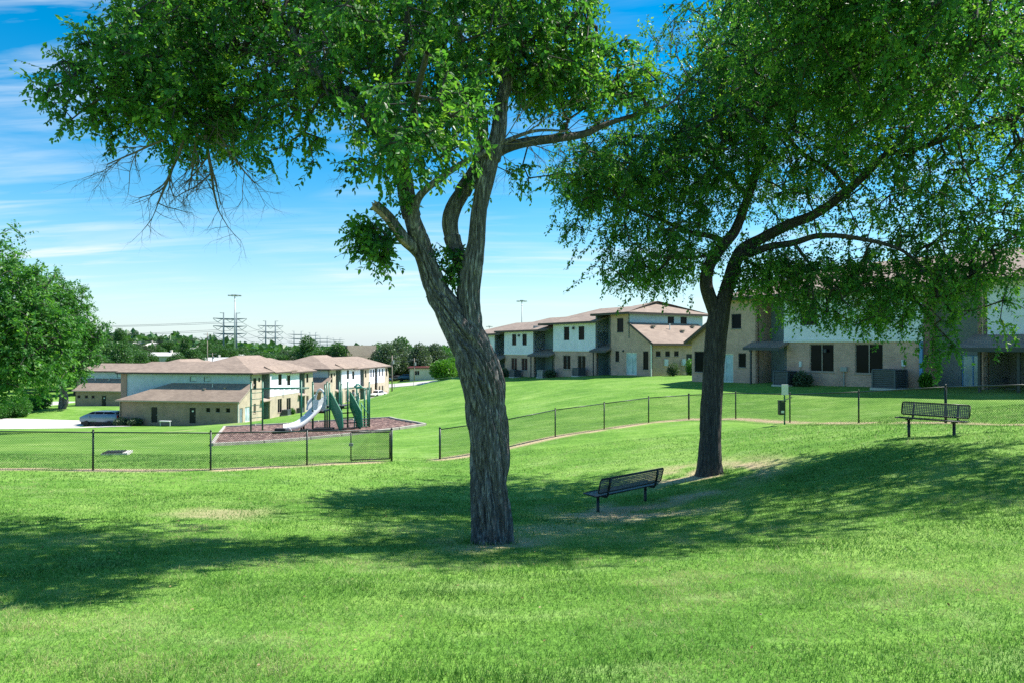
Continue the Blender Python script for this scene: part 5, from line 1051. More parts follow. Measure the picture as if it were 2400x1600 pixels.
    # dark transfer platform in front of the slide and low border boxes
    for x0, x1, y0, y1, z in ((-1.4,-.55,-3.0,-2.45,.18),(-1.3,-.65,-2.9,-2.5,.32),(-.1,2.3,-1.9,-1.5,.12),(.7,1.9,-1.85,-1.2,.2)): mb = MB(); zz = gz((x0+x1)/2, (y0+y1)/2); mb.box(x0, x1, y0, y1, zz-.2, zz+z); mb.build('transfer_step', MT['rubber'], root, bevel=.03)
    mb = MB(); mb.path([(-.5+.18*math.cos(t),-2.75,.1+gz(-.5,-2.75)+.24*math.sin(t)) for t in np.linspace(0, 3.14, 9)], .025, 6); mb.build('grab_rail', MT['slide'], root, True)
make_playground()
def make_edging():
    root = empty('timber_edging', (MULCH[3][0], MULCH[3][1], G(*MULCH[3]))); off = Vector(root.location); tag(root, 'weathered timber border round the mulch bed', 'edging')
    P = MULCH+[MULCH[0]]
    for a, b in zip(P[:-1], P[1:]):
        L_ = math.dist(a, b); n = max(1, round(L_/2.4))
        for k in range(n):
            p = np.array(a)+(np.array(b)-np.array(a))*(k/n); q = np.array(a)+(np.array(b)-np.array(a))*((k+.98)/n)
            mb = MB(); mb.bar(Vector((*p, Gn([p[0]], [p[1]])[0]+.03))-off, Vector((*q, Gn([q[0]], [q[1]])[0]+.03))-off, .16, .24); mb.build('timber', MT['timber'], root, bevel=.015)
make_edging()
# ------------------------------------------------------------------ condensers, shrubs, patio furniture
def condenser(x, y, rz, m, label, s=.9, h=.85):
    root = empty('air_conditioner', (x, y, G(x, y)), rz); tag(root, label, 'air conditioner', 'outdoor condensers along the walls')
    mb = MB(); mb.box(-s/2-.1, s/2+.1, -s/2-.1, s/2+.1, -.2, .07); mb.build('pad', MT['concrete'], root)
    mb = MB(); mb.box(-s/2+.03, s/2-.03, -s/2+.03, s/2-.03, .07, h-.04); mb.build('coil', MT['trim_dark'], root)
    mb = MB()
    for k in range(9):
        z = .12+k*(h-.24)/8
        for a, b in (((-s/2,-s/2,z),(s/2,-s/2,z)), ((s/2,-s/2,z),(s/2,s/2,z)), ((s/2,s/2,z),(-s/2,s/2,z)), ((-s/2,s/2,z),(-s/2,-s/2,z))): mb.bar(a, b, .02, .05)
    mb.build('louvre', m, root); mb = MB()
    for a in (-1, 1):
        for b in (-1, 1): mb = MB(); mb.box(a*(s/2)-.04, a*(s/2)+.04, b*(s/2)-.04, b*(s/2)+.04, .07, h-.04); mb.build('corner_post', m, root)
    mb = MB(); mb.box(-s/2-.03, s/2+.03, -s/2-.03, s/2+.03, h-.04, h+.02); t = mb.build('top_cover', m, root, bevel=.02); mb = MB()
    for k in range(4): mb.path([((.12+.08*k)*math.cos(q), (.12+.08*k)*math.sin(q), h+.03) for q in np.linspace(0, 6.283, 17)], .008, 4)
    mb.build('fan_grille', MT['black_metal'], t)
def onwall(org, th, a, w):                   # world place at distance a along a facade, w in front of it
    c, s = math.cos(th), math.sin(th); return (org[0]+c*a+s*w, org[1]+s*a-c*w)
RO, MO, LO = (13.7,52.0), (12.67,62.0), (-35.7,89.0)
condenser(*onwall(RO, TR, 8.7, .9), TR, MT['ac'], 'dark grey condenser by the brick porch, beside a bush', 1.0, .95)
condenser(*onwall(RO, TR, 15.4, .9), TR, MT['ac'], 'larger dark grey condenser under the right brick wall', 1.25, 1.1)
condenser(*onwall(MO, TR, -9.4, .9), TR, MT['ac'], 'grey condenser below the nearer white upper storey')
condenser(*onwall(MO, TR, -21.2, .9), TR, MT['ac'], 'grey condenser below the farther white upper storey')
condenser(*onwall(MO, TR, -15.6, .9), TR, MT['ac_light'], 'pale condenser beside the recessed entry of the stepped building')
condenser(*onwall(LO, TL+math.pi/2, 11.2, .9), TL, MT['ac'], 'black condenser below the white unit behind the playground')
condenser(*onwall(LO, TL+math.pi/2, 15.6, .9), TL, MT['ac'], 'smaller black condenser farther along the same sunlit wall', .8, .75)
def shrub(x, y, s, kind, label, sz=None, boxy=False):
    root = empty('shrub', (x, y, G(x, y)), random.uniform(0, 6)); tag(root, label, 'shrub', 'shrubs by the building walls'); sz = sz or s
    E = [(0,0,sz*.55,s*.5,s*.5,sz*.5,1),(s*.22,.0,sz*.4,s*.34,s*.34,sz*.36,1),(-s*.22,.1*s,sz*.42,s*.34,s*.34,sz*.36,1)]
    V, Fc, va = crown_cloud(E, 1500, .11*max(s, .8)**.5, x); np_mesh('foliage', V, Fc, MT[kind], root, False, {'var': va})['kind'] = 'stuff'
    mb = MB(); [mb.tube((0,0,-.2), (s*.3*math.cos(a), s*.3*math.sin(a), sz*.6), .03, .012, 5) for a in (0, 1.3, 2.6, 3.9, 5.2)]; mb.build('stem', MT['bark_dark'], root)
for a, w, o, t, s, sz, k, lb in ((9.9,.8,RO,TR,1.1,.9,'leaf_olive','dark bush beside the grey condenser at the brick porch'), (-14.3,.9,MO,TR,1.2,.9,'leaf_olive','dark bush right of the pale condenser at the recessed entry'), (-23.6,.9,MO,TR,1.2,1.0,'leaf_olive','bush at the far end of the stepped building'), (1.6,1.1,MO,TR+math.pi/2,1.0,1.15,'leaf_olive','rounded shrub below the white meter box'), (4.0,1.0,MO,TR+math.pi/2,1.0,1.5,'leaf_mid','upright clipped shrub left of the dark door'), (-16.2,.8,LO,TL,2.0,1.1,'leaf_olive','wide dark shrub at the brown wall beside the van'), (-14.2,.8,LO,TL,1.8,1.0,'leaf_olive','dark shrub next to the brown wall door'), (12.8,1.0,LO,TL+math.pi/2,.9,.9,'leaf_mid','small green shrub between the two black condensers'), (17.2,.6,RO,TR,.6,.9,'leaf_lime','small yellow green plant at the blue trimmed entry')): shrub(*onwall(o, t, a, w), s, k, lb, sz)
def chair(x, y, z, rz, label):
    root = empty('patio_chair', (x, y, z), rz); tag(root, label, 'chair', 'patio chairs'); m = MT['black_metal']; mb = MB(); mb.box(-.26, .26, -.26, .24, .42, .45); mb.build('seat', MT['deck_grey'], root, bevel=.015)
    for sx in (-1, 1):
        for sy in (-1, 1): mb = MB(); mb.tube((sx*.25, sy*.24, 0), (sx*.24, sy*.23, .43), .016, .016, 6); mb.build('leg', m, root, True)
        mb = MB(); mb.path([(sx*.26,-.24,.43),(sx*.27,-.2,.66),(sx*.27,.2,.68),(sx*.25,.26,.45)], .015, 6); mb.build('armrest', m, root, True)
    mb = MB(); mb.path([(-.25,.24,.43),(-.25,.36,1.0),(.25,.36,1.0),(.25,.24,.43)], .017, 6)
    for k in range(6): xx = -.18+k*.072; mb.tube((xx,.25,.47), (xx,.36,1.0), .01, .01, 5)
    mb.build('backrest', m, root, True)
def patio():
    zf = -2.65+.12; p = lambda a, w: onwall(RO, TR, a, w); x, y = p(22.3, .3); root = empty('patio_table', (x, y, zf), TR); tag(root, 'round dark metal table on the covered patio', 'table')
    mb = MB(); mb.tube((0,0,.69), (0,0,.72), .5, .5, 20); mb.build('table_top', MT['glass'], root); 
    for a in range(4): t = a*1.57+.6; mb = MB(); mb.path([(.38*math.cos(t), .38*math.sin(t), 0), (.16*math.cos(t), .16*math.sin(t), .35), (.36*math.cos(t), .36*math.sin(t), .69)], .016, 6); mb.build('leg', MT['black_metal'], root, True)
    x, y = p(21.2, .35); chair(x, y, zf, TR+1.6, 'black metal patio chair left of the round table'); x, y = p(23.4, .2); chair(x, y, zf, TR-1.5, 'black metal patio chair right of the round table')
patio()
# ------------------------------------------------------------------ vehicles
def make_car(x, y, rz, paint, label, van=True, L_=5.0, W=1.92, Hh=1.75, name='parked_car', cat='car'):
    z = G(x, y)+.06; root = empty(name, (x, y, z), rz); tag(root, label, cat, 'cars parked around the buildings')
    # local: front at -x
    if van: body = [(-.5,.30),(-.5,.52),(-.485,.62),(-.40,.73),(-.33,.80),(.49,.84),(.5,.5),(.495,.28)]; green = [(-.335,.79),(-.17,.985),(-.10,.998),(.30,1.0),(.42,.975),(.475,.84)]
    else: body = [(-.5,.30),(-.5,.48),(-.47,.56),(-.28,.64),(.44,.66),(.5,.60),(.5,.36),(.49,.28)]; green = [(-.24,.64),(-.09,.97),(.0,1.0),(.17,.98),(.36,.66)]
    def loft(prof, wb, wt, zb, zt, nm, m):
        mb = MB(); n = len(prof); rings = []
        for f, sc in ((-1,.93),(-.97,.985),(-.8,1.0),(.8,1.0),(.97,.985),(1,.93)):
            r = []
            cx = sum(p[0] for p in prof)/n; cz = sum(p[1] for p in prof)/n
            for px, pz in prof:
                t = min(1, max(0, (pz-zb)/(zt-zb))); w = wb+(wt-wb)*t; r.append(((cx+(px-cx)*sc)*L_, f*w/2, (cz+(pz-cz)*sc)*Hh))
            rings.append(r)
        b = [v for r in rings for v in r]; fs = [(k*n+i, k*n+(i+1) % n, (k+1)*n+(i+1) % n, (k+1)*n+i) for k in range(5) for i in range(n)]+[tuple(range(n)), tuple(reversed(range(5*n, 6*n)))]
        mb.add(b, fs); return mb.build(nm, m, root, True, .0)
    bo = loft(body, W, W*.96, .3, .84, 'body', paint); zg = min(p[1] for p in green); loft(green, W*.95, W*.74, zg, 1.0, 'roof', paint)
    def side(px, pz, sg, out=.012): t = (pz-zg)/(1.0-zg); w = (W*.95+(W*.74-W*.95)*t)/2; return (px*L_, sg*(w+out), pz*Hh)
    gl = ([[(-.28,.82),(-.165,.955),(-.10,.965),(-.10,.82)], [(-.085,.82),(-.085,.966),(.13,.968),(.13,.82)], [(.145,.82),(.145,.968),(.31,.965),(.43,.90),(.44,.82)]] if van else [[(-.20,.67),(-.085,.93),(.03,.95),(.03,.67)], [(.045,.67),(.045,.95),(.15,.945),(.29,.70),(.29,.67)]])
    for sg in (-1, 1):
        for g in gl: mb = MB(); mb.prism([side(a, b, sg) for a, b in g], (0, -sg*.05, 0)); mb.build('side_window', MT['glass'], root)
    (a0, b0), (a1, b1) = green[0], green[1]; c0, c1 = .15, .88
    def gp_(t, f): px = a0+(a1-a0)*t; pz = b0+(b1-b0)*t; tt = (pz-zg)/(1.0-zg); w = (W*.95+(W*.74-W*.95)*tt)/2*.86; return (px*L_-.02, f*w, pz*Hh+.02)
    mb = MB(); mb.prism([gp_(c0,-1), gp_(c0,1), gp_(c1,1), gp_(c1,-1)], (.05,0,-.03)); mb.build('windscreen', MT['glass'], root)
    mb = MB(); mb.box(.478*L_ if van else .4*L_, .492*L_ if van else .41*L_, -W*.33, W*.33, (.85 if van else .68)*Hh, (.93 if van else .74)*Hh); mb.build('rear_window', MT['glass'], root)
    for sg in (-1, 1):
        mb = MB(); mb.box(-.497*L_, -.43*L_, sg*W*.49-.16, sg*W*.49+.0 if sg < 0 else sg*W*.49-.02, .50*Hh, .60*Hh); mb.v = [(a, max(-W*.485, min(W*.485, b)), c) for a, b, c in mb.v]; mb.build('headlight', MT['lamp_clear'], root); mb = MB(); mb.box(.488*L_, .505*L_, sg*W*.40-.12, sg*W*.40+.12, .55*Hh, .74*Hh); mb.build('tail_light', MT['lamp_red'], root)
        mb = MB(); mb.box(-.25*L_, -.22*L_, sg*(W/2+.02)-.08, sg*(W/2+.02)+.08, .60*Hh+.02, .60*Hh+.17); mb.build('mirror', paint, root)
        for wx in (-.315, .30):
            mb = MB(); yy = sg*W*.455; mb.tube((wx*L_, yy-.12, .33), (wx*L_, yy+.12, .33), .345, .345, 20); w = mb.build('wheel', MT['tyre'], root, True); w.modifiers.new('es', 'EDGE_SPLIT'); mb = MB(); mb.tube((wx*L_, yy+sg*.10, .33), (wx*L_, yy+sg*.135, .33), .225, .2, 16); mb.build('rim', MT['rim'], w)
            mb = MB(); mb.tube((wx*L_, yy-.16, .34), (wx*L_, yy+sg*.0+.10, .34), .40, .40, 20); mb.build('wheel_arch', MT['rubber'], root)
    mb = MB(); mb.box(-.47*L_, .47*L_, -W*.44, W*.44, .2, .34*Hh); mb.build('underbody', MT['rubber'], root)
    return root
make_car(-55.6, 92.9, TL*0.6, MT['van'], 'silver blue minivan parked by the brown brick wall', True, 5.4, 2.05, 2.0, 'minivan', 'van')
for sx, d, rz, pm, lb, vn in ((884,137,1.2,'car_white','white car parked at the end of the white apartment row',False),(893,146,1.3,'car_white','second white car behind the row end, nearer the road',True),(897,190,.1,'car_blue','dark blue car under the dusty trees left of the pole',False),(952,188,.2,'car_blue','bright blue car beside the dark carport',True),(930,192,.0,'car_grey','grey car left of the bright blue one',False),(1005,196,.1,'car_white','white car in the yard left of the lime bush',False),(915,196,.1,'car_red','dull red car in the shade of the dusty trees',False)):
    x = (sx-1200)*d/F; make_car(x, d, rz, MT[pm], lb, vn, 4.6, 1.8, 1.75 if vn else 1.45)
# ------------------------------------------------------------------ poles and lines
def tower(x, y, h, sp, label, full=True, rz=0.35):
    root = empty('transmission_tower', (x, y, G(x, y)), rz); tag(root, label, 'power pylon', 'transmission towers in a row'); gz = -1.0; m = MT['steel_blue']
    for s in (-1, 1): mb = MB(); mb.tube((s*sp/2,0,gz), (s*sp/2,0,h), .8*h/34, .4*h/34, 10); mb.build('pole', m, root, True)
    for s in (-1, 1): mb = MB(); mb.path([(s*sp/2,0,h-.3),(s*(sp/2+sp*.30),0,h-.1)], .12, 6); mb.build('shield_arm', m, root)
    for k, z in enumerate((.86, .70, .545)):
        zz = h*z; w = sp*1.32; mb = MB(); mb.path([(-w,0,zz+.5),(-sp/2,0,zz),(sp/2,0,zz),(w,0,zz+.5)], [.13,.26,.26,.13], 6); mb.path([(-w,0,zz+.5),(-sp*.5,0,zz+.35),(sp*.5,0,zz+.35),(w,0,zz+.5)], [.1,.12,.12,.1], 6); mb.build('crossarm', m, root, True)
        if full:
            dz = h*.062
            for c, ww in ((-sp*.95, sp*.36), (0, sp*.36), (sp*.95, sp*.36)):
                mb = MB(); mb.path([(c-ww,0,zz+.2),(c,0,zz-dz),(c+ww,0,zz+.2)], .13, 6); mb.build('insulator_string', MT['galv'], root)
    return root
TW_ = [(520,545,250,752,660), (622,651,365,775,676), None]
def tower_at(sx0, sx1, d, stop, label, full=True):
    """two pole positions and top sighted"""
    xc = ((sx0+sx1)/2-1200)*d/F; sp = abs(sx1-sx0)*d/F/math.cos(.35); zt = (HZ-stop)*d/F; h = zt-G(xc, d); return tower(xc, d, h, sp, label, full), xc, d, sp, h
T1 = tower_at(526, 552, 330, 733, 'nearest twin-pole steel transmission tower above the brown roof')
T2 = tower_at(624, 644, 470, 752, 'second twin-pole transmission tower, right of the nearest one')
T3 = tower_at(690, 705, 640, 776, 'third transmission tower, small above the treeline', False)
T4 = tower_at(727, 739, 780, 779, 'fourth transmission tower, very small above the treeline', False)
T5 = tower_at(751, 766, 900, 788, 'fifth transmission tower, faint above the treeline', False)
T6 = tower_at(783, 796, 1050, 792, 'farthest transmission tower left of the tan building', False)
def wires():
    def P(T, c, zf): r, xc, d, sp, h = T; x = c*sp*.95; return Vector((xc+x*math.cos(.35), d+x*math.sin(.35), G(xc, d)+h*zf-h*.062))
    for k, (zf, c, lb) in enumerate(((.86,-1,'highest thin power line crossing the left sky'),(.86,1,'high power line just under the top one'),(.70,-1,'middle power line above the left trees'),(.70,1,'second middle power line above the left trees'),(.545,-1,'lowest power line over the left tree tops'),(.545,1,'power line just above the lowest one'))):
        pts = []; a = P(T1, c, zf); seq = [Vector((a.x-230, a.y-170, a.z+4.5-k*.4)), a, P(T2, c, zf), P(T3, c, zf), P(T4, c, zf)]
        root = empty('power_line', seq[1]); tag(root, lb, 'power line', 'power lines on the transmission towers'); mb = MB()
        for p, q in zip(seq[:-1], seq[1:]):
            n = 14; prev = None
            for i in range(n+1):
                t = i/n; w = p.lerp(q, t)-Vector((0,0,4*t*(1-t)*((p-q).length*.022)))-seq[1]
                if prev is not None: mb.tube(prev, w, .085, .085, 4, False)
                prev = w
        mb.build('conductor', MT['trim_dark'], root)
wires()
def mast(sx, d, stop, label, r=.45, heads=True):
    x = (sx-1200)*d/F; g = G(x, d); h = (HZ-stop)*d/F-g; root = empty('light_mast', (x, d, g)); tag(root, label, 'light mast'); mb = MB(); mb.tube((0,0,-1), (0,0,h), r, r*.45, 10); mb.build('pole', MT['galv'], root, True); s = r*5.5
    mb = MB(); mb.tube((0,0,h-.3), (0,0,h+.2), s*.45, s*.45, 12); mb.build('head_ring', MT['galv'], root)
    for k in range(8): t = k*.785; mb = MB(); c = Vector((s*math.cos(t), s*math.sin(t), h-.1)); mb.bar((0,0,h), c, r*.3, r*.3); mb.bar(c-Vector((s*.25*math.cos(t), s*.25*math.sin(t), .1)), c+Vector((s*.25*math.cos(t), s*.25*math.sin(t), -.1)), s*.42, r*.9); mb.build('floodlight', MT['galv'], root)
mast(550, 300, 692, 'tall high-mast light above the nearest transmission tower', .42); mast(1223, 260, 705, 'high-mast light rising above the stepped building roof', .3); mast(1147, 420, 765, 'tiny far light mast just right of the big trunk', .3)
def upole(sx, d, stop, label, r=.17, arm=True):
    x = (sx-1200)*d/F; g = G(x, d); h = (HZ-stop)*d/F-g; root = empty('utility_pole', (x, d, g), .3); tag(root, label, 'utility pole', 'wooden utility poles'); mb = MB(); mb.tube((0,0,-1), (0,0,h), r, r*.7, 8); mb.build('pole', MT['wood_pole'], root, True)
    if arm: mb = MB(); mb.bar((-1.1,.12,h-.5), (1.1,.12,h-.5), .12, .14); a = mb.build('crossarm', MT['wood_pole'], root); mb = MB(); [mb.tube((q,.12,h-.43), (q,.12,h-.2), .05, .03, 6) for q in (-1,-.5,.5,1)]; mb.build('insulator', MT['galv'], a)
    mb = MB(); mb.tube((.28,0,h-1.9), (.28,0,h-1.1), .2, .2, 8); mb.build('transformer', MT['galv'], root); return Vector((x, d, g+h))
u1 = upole(486, 205, 780, 'thin utility pole behind the brown hip roof'); u2 = upole(919, 152, 832, 'weathered utility pole beside the far road'); u3 = upole(971, 176, 838, 'thin utility pole near the dark carport', .14); u4 = upole(498, 215, 826, 'short utility pole among the white roofs', .14)
def span(a, b, label):
    root = empty('power_line', a); tag(root, label, 'power line', 'local power lines'); mb = MB(); prev = None
    for i in range(13): t = i/12; w = a.lerp(b, t)-Vector((0,0,4*t*(1-t)*(a-b).length*.02))-a; prev is not None and mb.tube(prev, w, .03, .03, 4, False); prev = w
    mb.build('conductor', MT['trim_dark'], root)
span(u2, Vector((40, 190, 1.5)), 'drooping cable from the far road pole to the right'); span(u2-Vector((0,0,.9)), u3-Vector((0,0,.5)), 'short cable between the two far road poles'); span(u2, Vector((-70, 160, .0)), 'cable from the far road pole toward the roofs')
# far white-mesh fence along the road
def road_fence():
    pts = [(-31.5,157.5),(-27,156.8),(-22.5,156),(-18,155.3),(-13.5,154.6),(-9,154),(-4.5,153.5),(0,153)]; root = empty('road_fence', (*pts[0], G(*pts[0]))); off = Vector(root.location); tag(root, 'low wire fence along the far pale road', 'fence'); B = [Vector((x, y, G(x, y)))-off for x, y in pts]
    for b in B: mb = MB(); mb.tube(b-Vector((0,0,.3)), b+Vector((0,0,1.5)), .05, .05, 6); mb.build('post', MT['galv'], root)
    for p, q in zip(B[:-1], B[1:]):
        mb = MB()
        for z in (.2, .8, 1.45): mb.tube(p+Vector((0,0,z)), q+Vector((0,0,z)), .02, .02, 5)
        mb.build('rail', MT['galv'], root)
road_fence()
# ------------------------------------------------------------------ houses and large buildings far off
def house(sx, d, w, dep, hw, rise, wm, rm, label, rz=.15, sy=None, flat=False, zb=None):
    x = (sx-1200)*d/F; z = G(x, d) if sy is None else (HZ-sy)*d/F
    root = empty('house', (x, d, z), rz); tag(root, label, 'house'); B = -6.0 if sy is not None else -1.5
    n = max(2, int(w/4)); ops = [(w*(i+.5)/n-.6, w*(i+.5)/n+.6, hw*.35, hw*.78) for i in range(n)]; ops[n//2] = (ops[n//2][0]+.1, ops[n//2][1]-.1, 0, hw*.78)
    p = (-w/2, 0); wall(root, wm, p, (1,0), w, B, hw, ops)
    for i, o in enumerate(ops): (door(root, p, (1,0), o) if i == n//2 else window(root, p, (1,0), o, 'trim_white', 'glass', 1))
    wall(root, wm, (w/2,0), (0,1), dep, B, hw, [], [(0,hw),(dep/2,hw+(0 if flat else rise*.98)),(dep,hw)]); wall(root, wm, (-w/2,dep), (0,-1), dep, B, hw, [], [(0,hw),(dep/2,hw+(0 if flat else rise*.98)),(dep,hw)]); wall(root, wm, (w/2,dep), (-1,0), w, B, hw)
    e = .5
    if flat: mb = MB(); mb.box(-w/2-e, w/2+e, -e, dep+e, hw+.004, hw+.35); mb.build('roof', rm, root)
    else: roof_ = MB(); roof_.prism([(-w/2-e,-e,hw-.1),(w/2+e,-e,hw-.1),(w/2+e,dep/2,hw+rise),(-w/2-e,dep/2,hw+rise)], (0,0,-.15)); roof_.prism([(-w/2-e,dep+e,hw-.1),(-w/2-e,dep/2,hw+rise),(w/2+e,dep/2,hw+rise),(w/2+e,dep+e,hw-.1)], (0,0,-.15)); ro = roof_.build('roof', rm, root); mb = MB(); mb.box(w*.2, w*.2+.7, dep*.5-.35, dep*.5+.35, hw+rise*.6, hw+rise+.9); mb.build('chimney', MT['house_cream'], ro)
wr, gr = MT['white_roof'], MT['house_grey']
house(335, 330, 11, 8, 2.6, 1.6, MT['house_cream'], wr, 'pale roofed house high on the wooded hill, second from the left tree', .1)
house(440, 340, 14, 8, 2.6, .8, MT['house_cream'], wr, 'long white roofed house high on the hill', .05)
house(370, 262, 13, 8, 2.6, 1.2, MT['house_cream'], wr, 'white roofed house just above the hip roofs', -.1)
house(300, 345, 9, 7, 2.6, 1.5, MT['house_grey'], wr, 'small pale house highest on the hill, next to the left tree', .2)
house(508, 245, 11, 8, 2.6, 2.0, MT['house_cream'], MT['house_grey'], 'gabled house behind the short utility pole', .8)
house(478, 230, 13, 7, 2.4, .7, MT['house_grey'], wr, 'low pale roofed building right behind the hip roof ridge', -.05, None, True)
house(578, 320, 10, 8, 2.6, 1.5, MT['house_cream'], wr, 'pale roofed house between the tower poles', .2)
house(592, 420, 10, 8, 2.6, 1.6, MT['house_grey'], wr, 'small far house right of the nearest tower', .1)
house(362, 166, 16, 10, 5.6, 2.0, MT['house_cream'], wr, 'two storey white roofed building behind the leftmost apartment row', -.16)
house(985, 205, 14, 9, 2.8, 1.6, MT['door_dark'], MT['house_grey'], 'dark walled house with grey roof under the dusty trees', .1)
house(1050, 178, 20, 9, 2.6, .5, MT['house_cream'], MT['car_red'], 'low pale building with red roof edge at the far road', .05, None, True)
house(930, 215, 12, 8, 3, 1.5, MT['house_cream'], MT['house_grey'], 'small pale house half hidden behind the dusty trees', .2)
house(650, 420, 10, 8, 2.6, 1.8, MT['house_cream'], wr, 'far pale house below the second tower', .1)
def tan_building():
    d = 205; x = (843-1200)*d/F; zt = (HZ-809)*d/F; z0 = G(x, d); h = zt-z0; root = empty('commercial_building', (x, d, z0), .62); tag(root, 'tall tan clad building with overhanging upper box behind the far apartment row', 'building')
    wall(root, MT['tan_panel'], (-4.2,-.5), (1,0), 9.4, h-6.0, h); wall(root, MT['tan_panel'], (5.2,-.5), (0,1), 9, h-6, h); wall(root, MT['tan_panel'], (-4.2,8.5), (0,-1), 9, h-6, h)
    wall(root, MT['tan_panel'], (5.2,8.5), (-1,0), 9.4, h-6, h); mb = MB(); mb.box(-4.1, 5.1, -.4, 8.4, h-.5, h-.2); mb.build('roof', MT['house_grey'], root); mb = MB(); mb.box(-4.15, 5.15, -.45, 8.45, h-6.3, h-6.003); mb.build('soffit', MT['trim_dark'], root)
    ops = [(3.2,4.6,h-10,h-7.0),(5.4,6.6,h-10,h-7.0)]; wall(root, MT['house_grey'], (-3.6,.4), (1,0), 8.0, -2, h-6.3, ops); [window(root, (-3.6,.4), (1,0), o) for o in ops]; wall(root, MT['house_grey'], (4.4,.4), (0,1), 7, -2, h-6.3); wall(root, MT['house_grey'], (-3.6,7.4), (0,-1), 7, -2, h-6.3)
    wall(root, MT['white_siding'], (-6.2,1.0), (1,0), 2.6, h-5, h-2.2); wall(root, MT['trim_dark'], (-6.2,1.004), (1,0), 2.6, -2, h-5); wall(root, MT['house_grey'], (-6.2,8.0), (0,-1), 7, -2, h-2.2); mb = MB(); mb.box(-6.3, -4.25, .8, 8, h-2.2, h-1.9); mb.build('side_roof', MT['house_grey'], root)
tan_building()
def canopy_frame(x, y, label):                # small white rail frames by the walls
    root = empty('low_barrier', (x, y, G(x, y)), TL); tag(root, label, 'barrier'); mb = MB(); mb.path([(-.7,0,-.3),(-.7,0,.62),(.7,0,.62),(.7,0,-.3)], .05, 6); mb.build('rail', MT['white_box'], root); mb = MB(); mb.box(-.75, .75, -.25, .3, .66, .72); mb.build('top_board', MT['white_box'], root)
canopy_frame(*onwall(LO, TL, -9.3, 1.6), 'low white rail frame by the brown wall between two doors'); canopy_frame(*onwall((-62.0,126.0), TL, -6.5, 2.2), 'white rail frame before the half hidden apartment row')
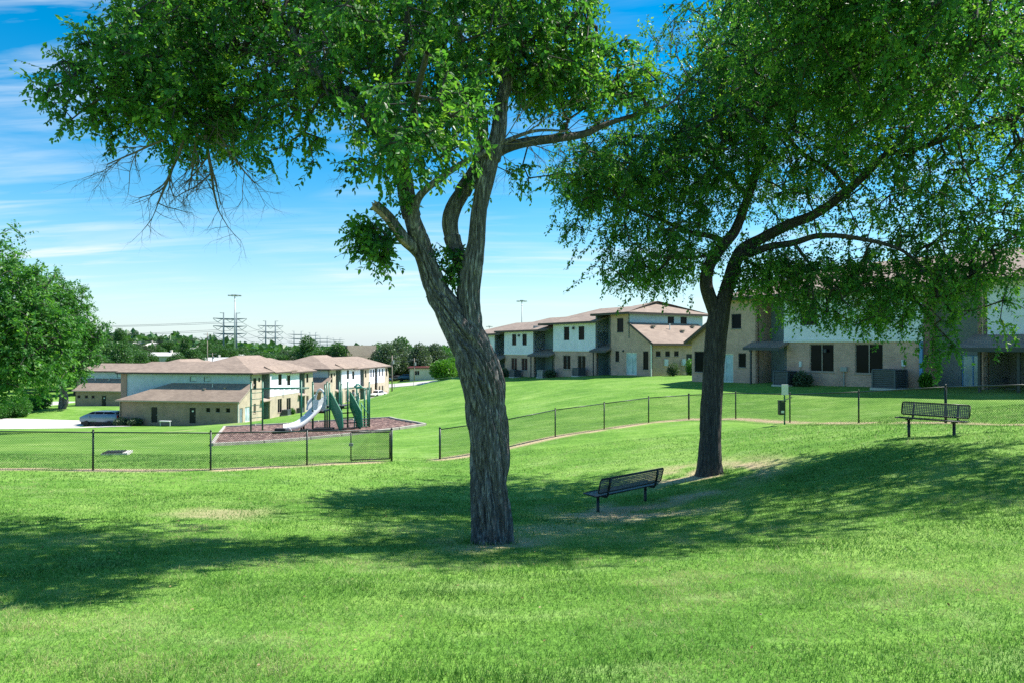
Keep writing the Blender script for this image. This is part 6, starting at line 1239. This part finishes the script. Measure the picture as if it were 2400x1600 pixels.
# ------------------------------------------------------------------ wooded background
def woods():
    ORD = {}; KIND_LOOK = {k[0].name: w for k, w in zip(KINDS, ('rounded green', 'broad low green', 'tall narrow green', 'dusty olive', 'lime green', 'low bushy'))}
    words = 'first second third fourth fifth sixth seventh eighth ninth tenth eleventh twelfth thirteenth fourteenth fifteenth sixteenth seventeenth eighteenth nineteenth twentieth'.split()
    def place(k, sx, d, s, lb, gr_, sink=0, sz=None): ORD.setdefault(gr_, []).append((sx, bg_tree(k, (sx-1200)*d/F, d, s, lb, gr_, sink, sz)))
    # behind the apartment rows, in front of the hill
    L1_ = 'leafy green tree behind the left hip roofs'; G1 = 'trees behind the hip roofs'
    for sx, d, s, k in ((238,175,1.1,0),(262,168,1.0,1),(285,182,1.1,2),(225,200,1.2,1),(258,215,1.2,0),(300,222,1.1,1),(325,212,.9,0),(205,185,1.2,0),(175,170,1.3,1),(150,190,1.3,0),(120,180,1.3,2),(80,200,1.4,1),(40,190,1.4,0),(0,210,1.4,1),(415,232,.8,1),(445,228,.75,5),(400,222,.7,5),(350,225,.8,0)): place(k, sx, d, s, L1_, G1, .5)
    L2_ = 'tree on the wooded hillside around the pale houses'; G2 = 'trees on the hillside'
    rs = random.Random(5)
    for i in range(120):
        sx = rs.uniform(225, 600); d = rs.uniform(205, 430); k = rs.choice((0,1,1,2,3,0))
        if any(abs(sx-hx) < 1600*ww/hd*.5 and hd-45 < d < hd+3 for hx, hd, ww in ((335,330,11),(440,340,14),(300,345,9),(578,320,10),(592,420,10),(370,262,13),(508,245,11),(478,230,13))): continue
        place(k, sx, d, rs.uniform(.55, .95), L2_, G2, .6)
    L3_ = 'deep green tree behind the white units'; G3 = 'trees behind the white units'
    for sx, d, s, k in ((560,235,.8,0),(585,240,.9,1),(612,228,.9,0),(640,225,1.0,1),(668,222,.95,0),(690,216,.9,3),(705,225,1.1,0),(728,214,1.15,2),(745,208,1.15,0),(762,215,1.2,1),(783,210,1.2,0),(798,202,1.05,2),(655,205,.7,5),(680,202,.7,5),(630,210,.8,0),(720,200,.7,5),(770,196,.8,0),(795,194,.7,5),(605,214,.7,1),(575,222,.7,0)): place(k, sx, d, s, L3_, G3, .5)
    L4_ = 'dusty olive tree beside the far road'; G4 = 'trees along the far road'
    for sx, d, s, k in ((890,192,1.05,3),(908,184,1.1,3),(925,200,1.2,3),(945,206,1.15,3),(962,214,1.1,3),(985,190,1.05,3),(1003,198,1.1,3),(1020,196,1.05,3),(880,214,1.1,0),(870,222,1.0,3)): place(k, sx, d, s, L4_, G4, .3)
    place(2, 942, 228, 1.3, 'tall round topped tree rising above the dusty trees near the tan building', 'landmark trees', .3, 1.12)
    place(4, 1040, 162, 1.05, 'bright lime green bushy tree just left of the big trunk', 'landmark trees', .2); place(4, 1062, 166, .95, 'second lime green bushy tree touching the big trunk', 'landmark trees', .2)
    L5_ = 'tree in the distant treeline on the horizon'; G5 = 'horizon treeline trees'
    for i in range(40):
        sx = rs.uniform(590, 1180); d = rs.uniform(260, 560); place(rs.choice((0,1,3,0)), sx, d, rs.uniform(.75, 1.05), L5_, G5, .6)
    # left bank scrub by the side road
    for i, (sx, sy, d) in enumerate(((20,975,100),(60,965,104),(45,990,98),(5,1000,96),(95,955,106),(75,975,103))):
        x = (sx-1200)*d/F; ORD.setdefault('scrub on the left bank', []).append((sx, bg_tree(5, x, d, rs.uniform(.45, .7), 'low green scrub bush on the left bank', 'scrub on the left bank', .3)))
    for gr_ in (G2, G5):
        for sx, o in ORD[gr_]: o['label'] = KIND_LOOK[o.children[0].data.name]+' '+o['label']
    for gr_ in (G1, G3, G4, 'scrub on the left bank'):
        for i, (sx, o) in enumerate(sorted(ORD[gr_], key=lambda t: t[0])): o['label'] = o['label']+', '+words[i]+' from the left'
    # reads as one mass beyond
    n = 5200; d = 330+(RNG.random(n)**1.0)*1400; az = RNG.uniform(-.95, .55, n); x = az*d; z = Gv(x, d); h = RNG.uniform(5.5, 9.5, n)
    P, A, Lh = [], [], []
    m = 14; u = RNG.normal(size=(n, m, 3)); u /= np.linalg.norm(u, axis=2)[..., None]; u[..., 2] = np.abs(u[..., 2]); r = RNG.uniform(3.4, 6.0, n)
    C = np.stack([x, d, z+h*.45], 1); Q = C[:, None]+u*np.stack([r, r, h*.55], 1)[:, None]; A = u+RNG.normal(0, .5, u.shape); A[..., 2] -= .6
    var = np.clip(.38+RNG.normal(0, .14, n)[:, None]+RNG.normal(0, .1, (n, m)), 0, 1).ravel(); V, Fc, va = leaf_mesh(Q.reshape(-1, 3), A.reshape(-1, 3), RNG.uniform(2.4, 4.6, n*m), var, wr=.9)
    tag(np_mesh('distant_woodland', V, Fc, MT['leaf_far'], None, False, {'var': va}), 'continuous green woodland covering the far hills to the horizon', 'woodland', kind='stuff')
woods()

# a few fallen leaves and twigs on the near lawn
def litter():
    n = 260; x = RNG.normal(0, 5.5, n)-1.5; y = RNG.uniform(4.5, 17, n); k = np.abs(x) < .82*y; x, y = x[k], y[k]; n = len(x)
    P = np.stack([x, y, Gn(x, y)+RNG.uniform(.02, .045, n)], 1); A = RNG.normal(0, 1, (n, 3)); A[:, 2] *= .2
    V, Fc, va = leaf_mesh(P, A, RNG.uniform(.02, .045, n), RNG.random(n), wr=.6); o = np_mesh('fallen_leaves', V, Fc, MT['litter'], None, False, {'var': va}); tag(o, 'scattered dry fallen leaves lying on the near grass', 'leaves', kind='stuff')
MT['litter'] = leaf_mat('dry_leaf', (0.12,0.07,0.03), (0.30,0.19,0.08), (0.46,0.36,0.16), 0.2)
litter()
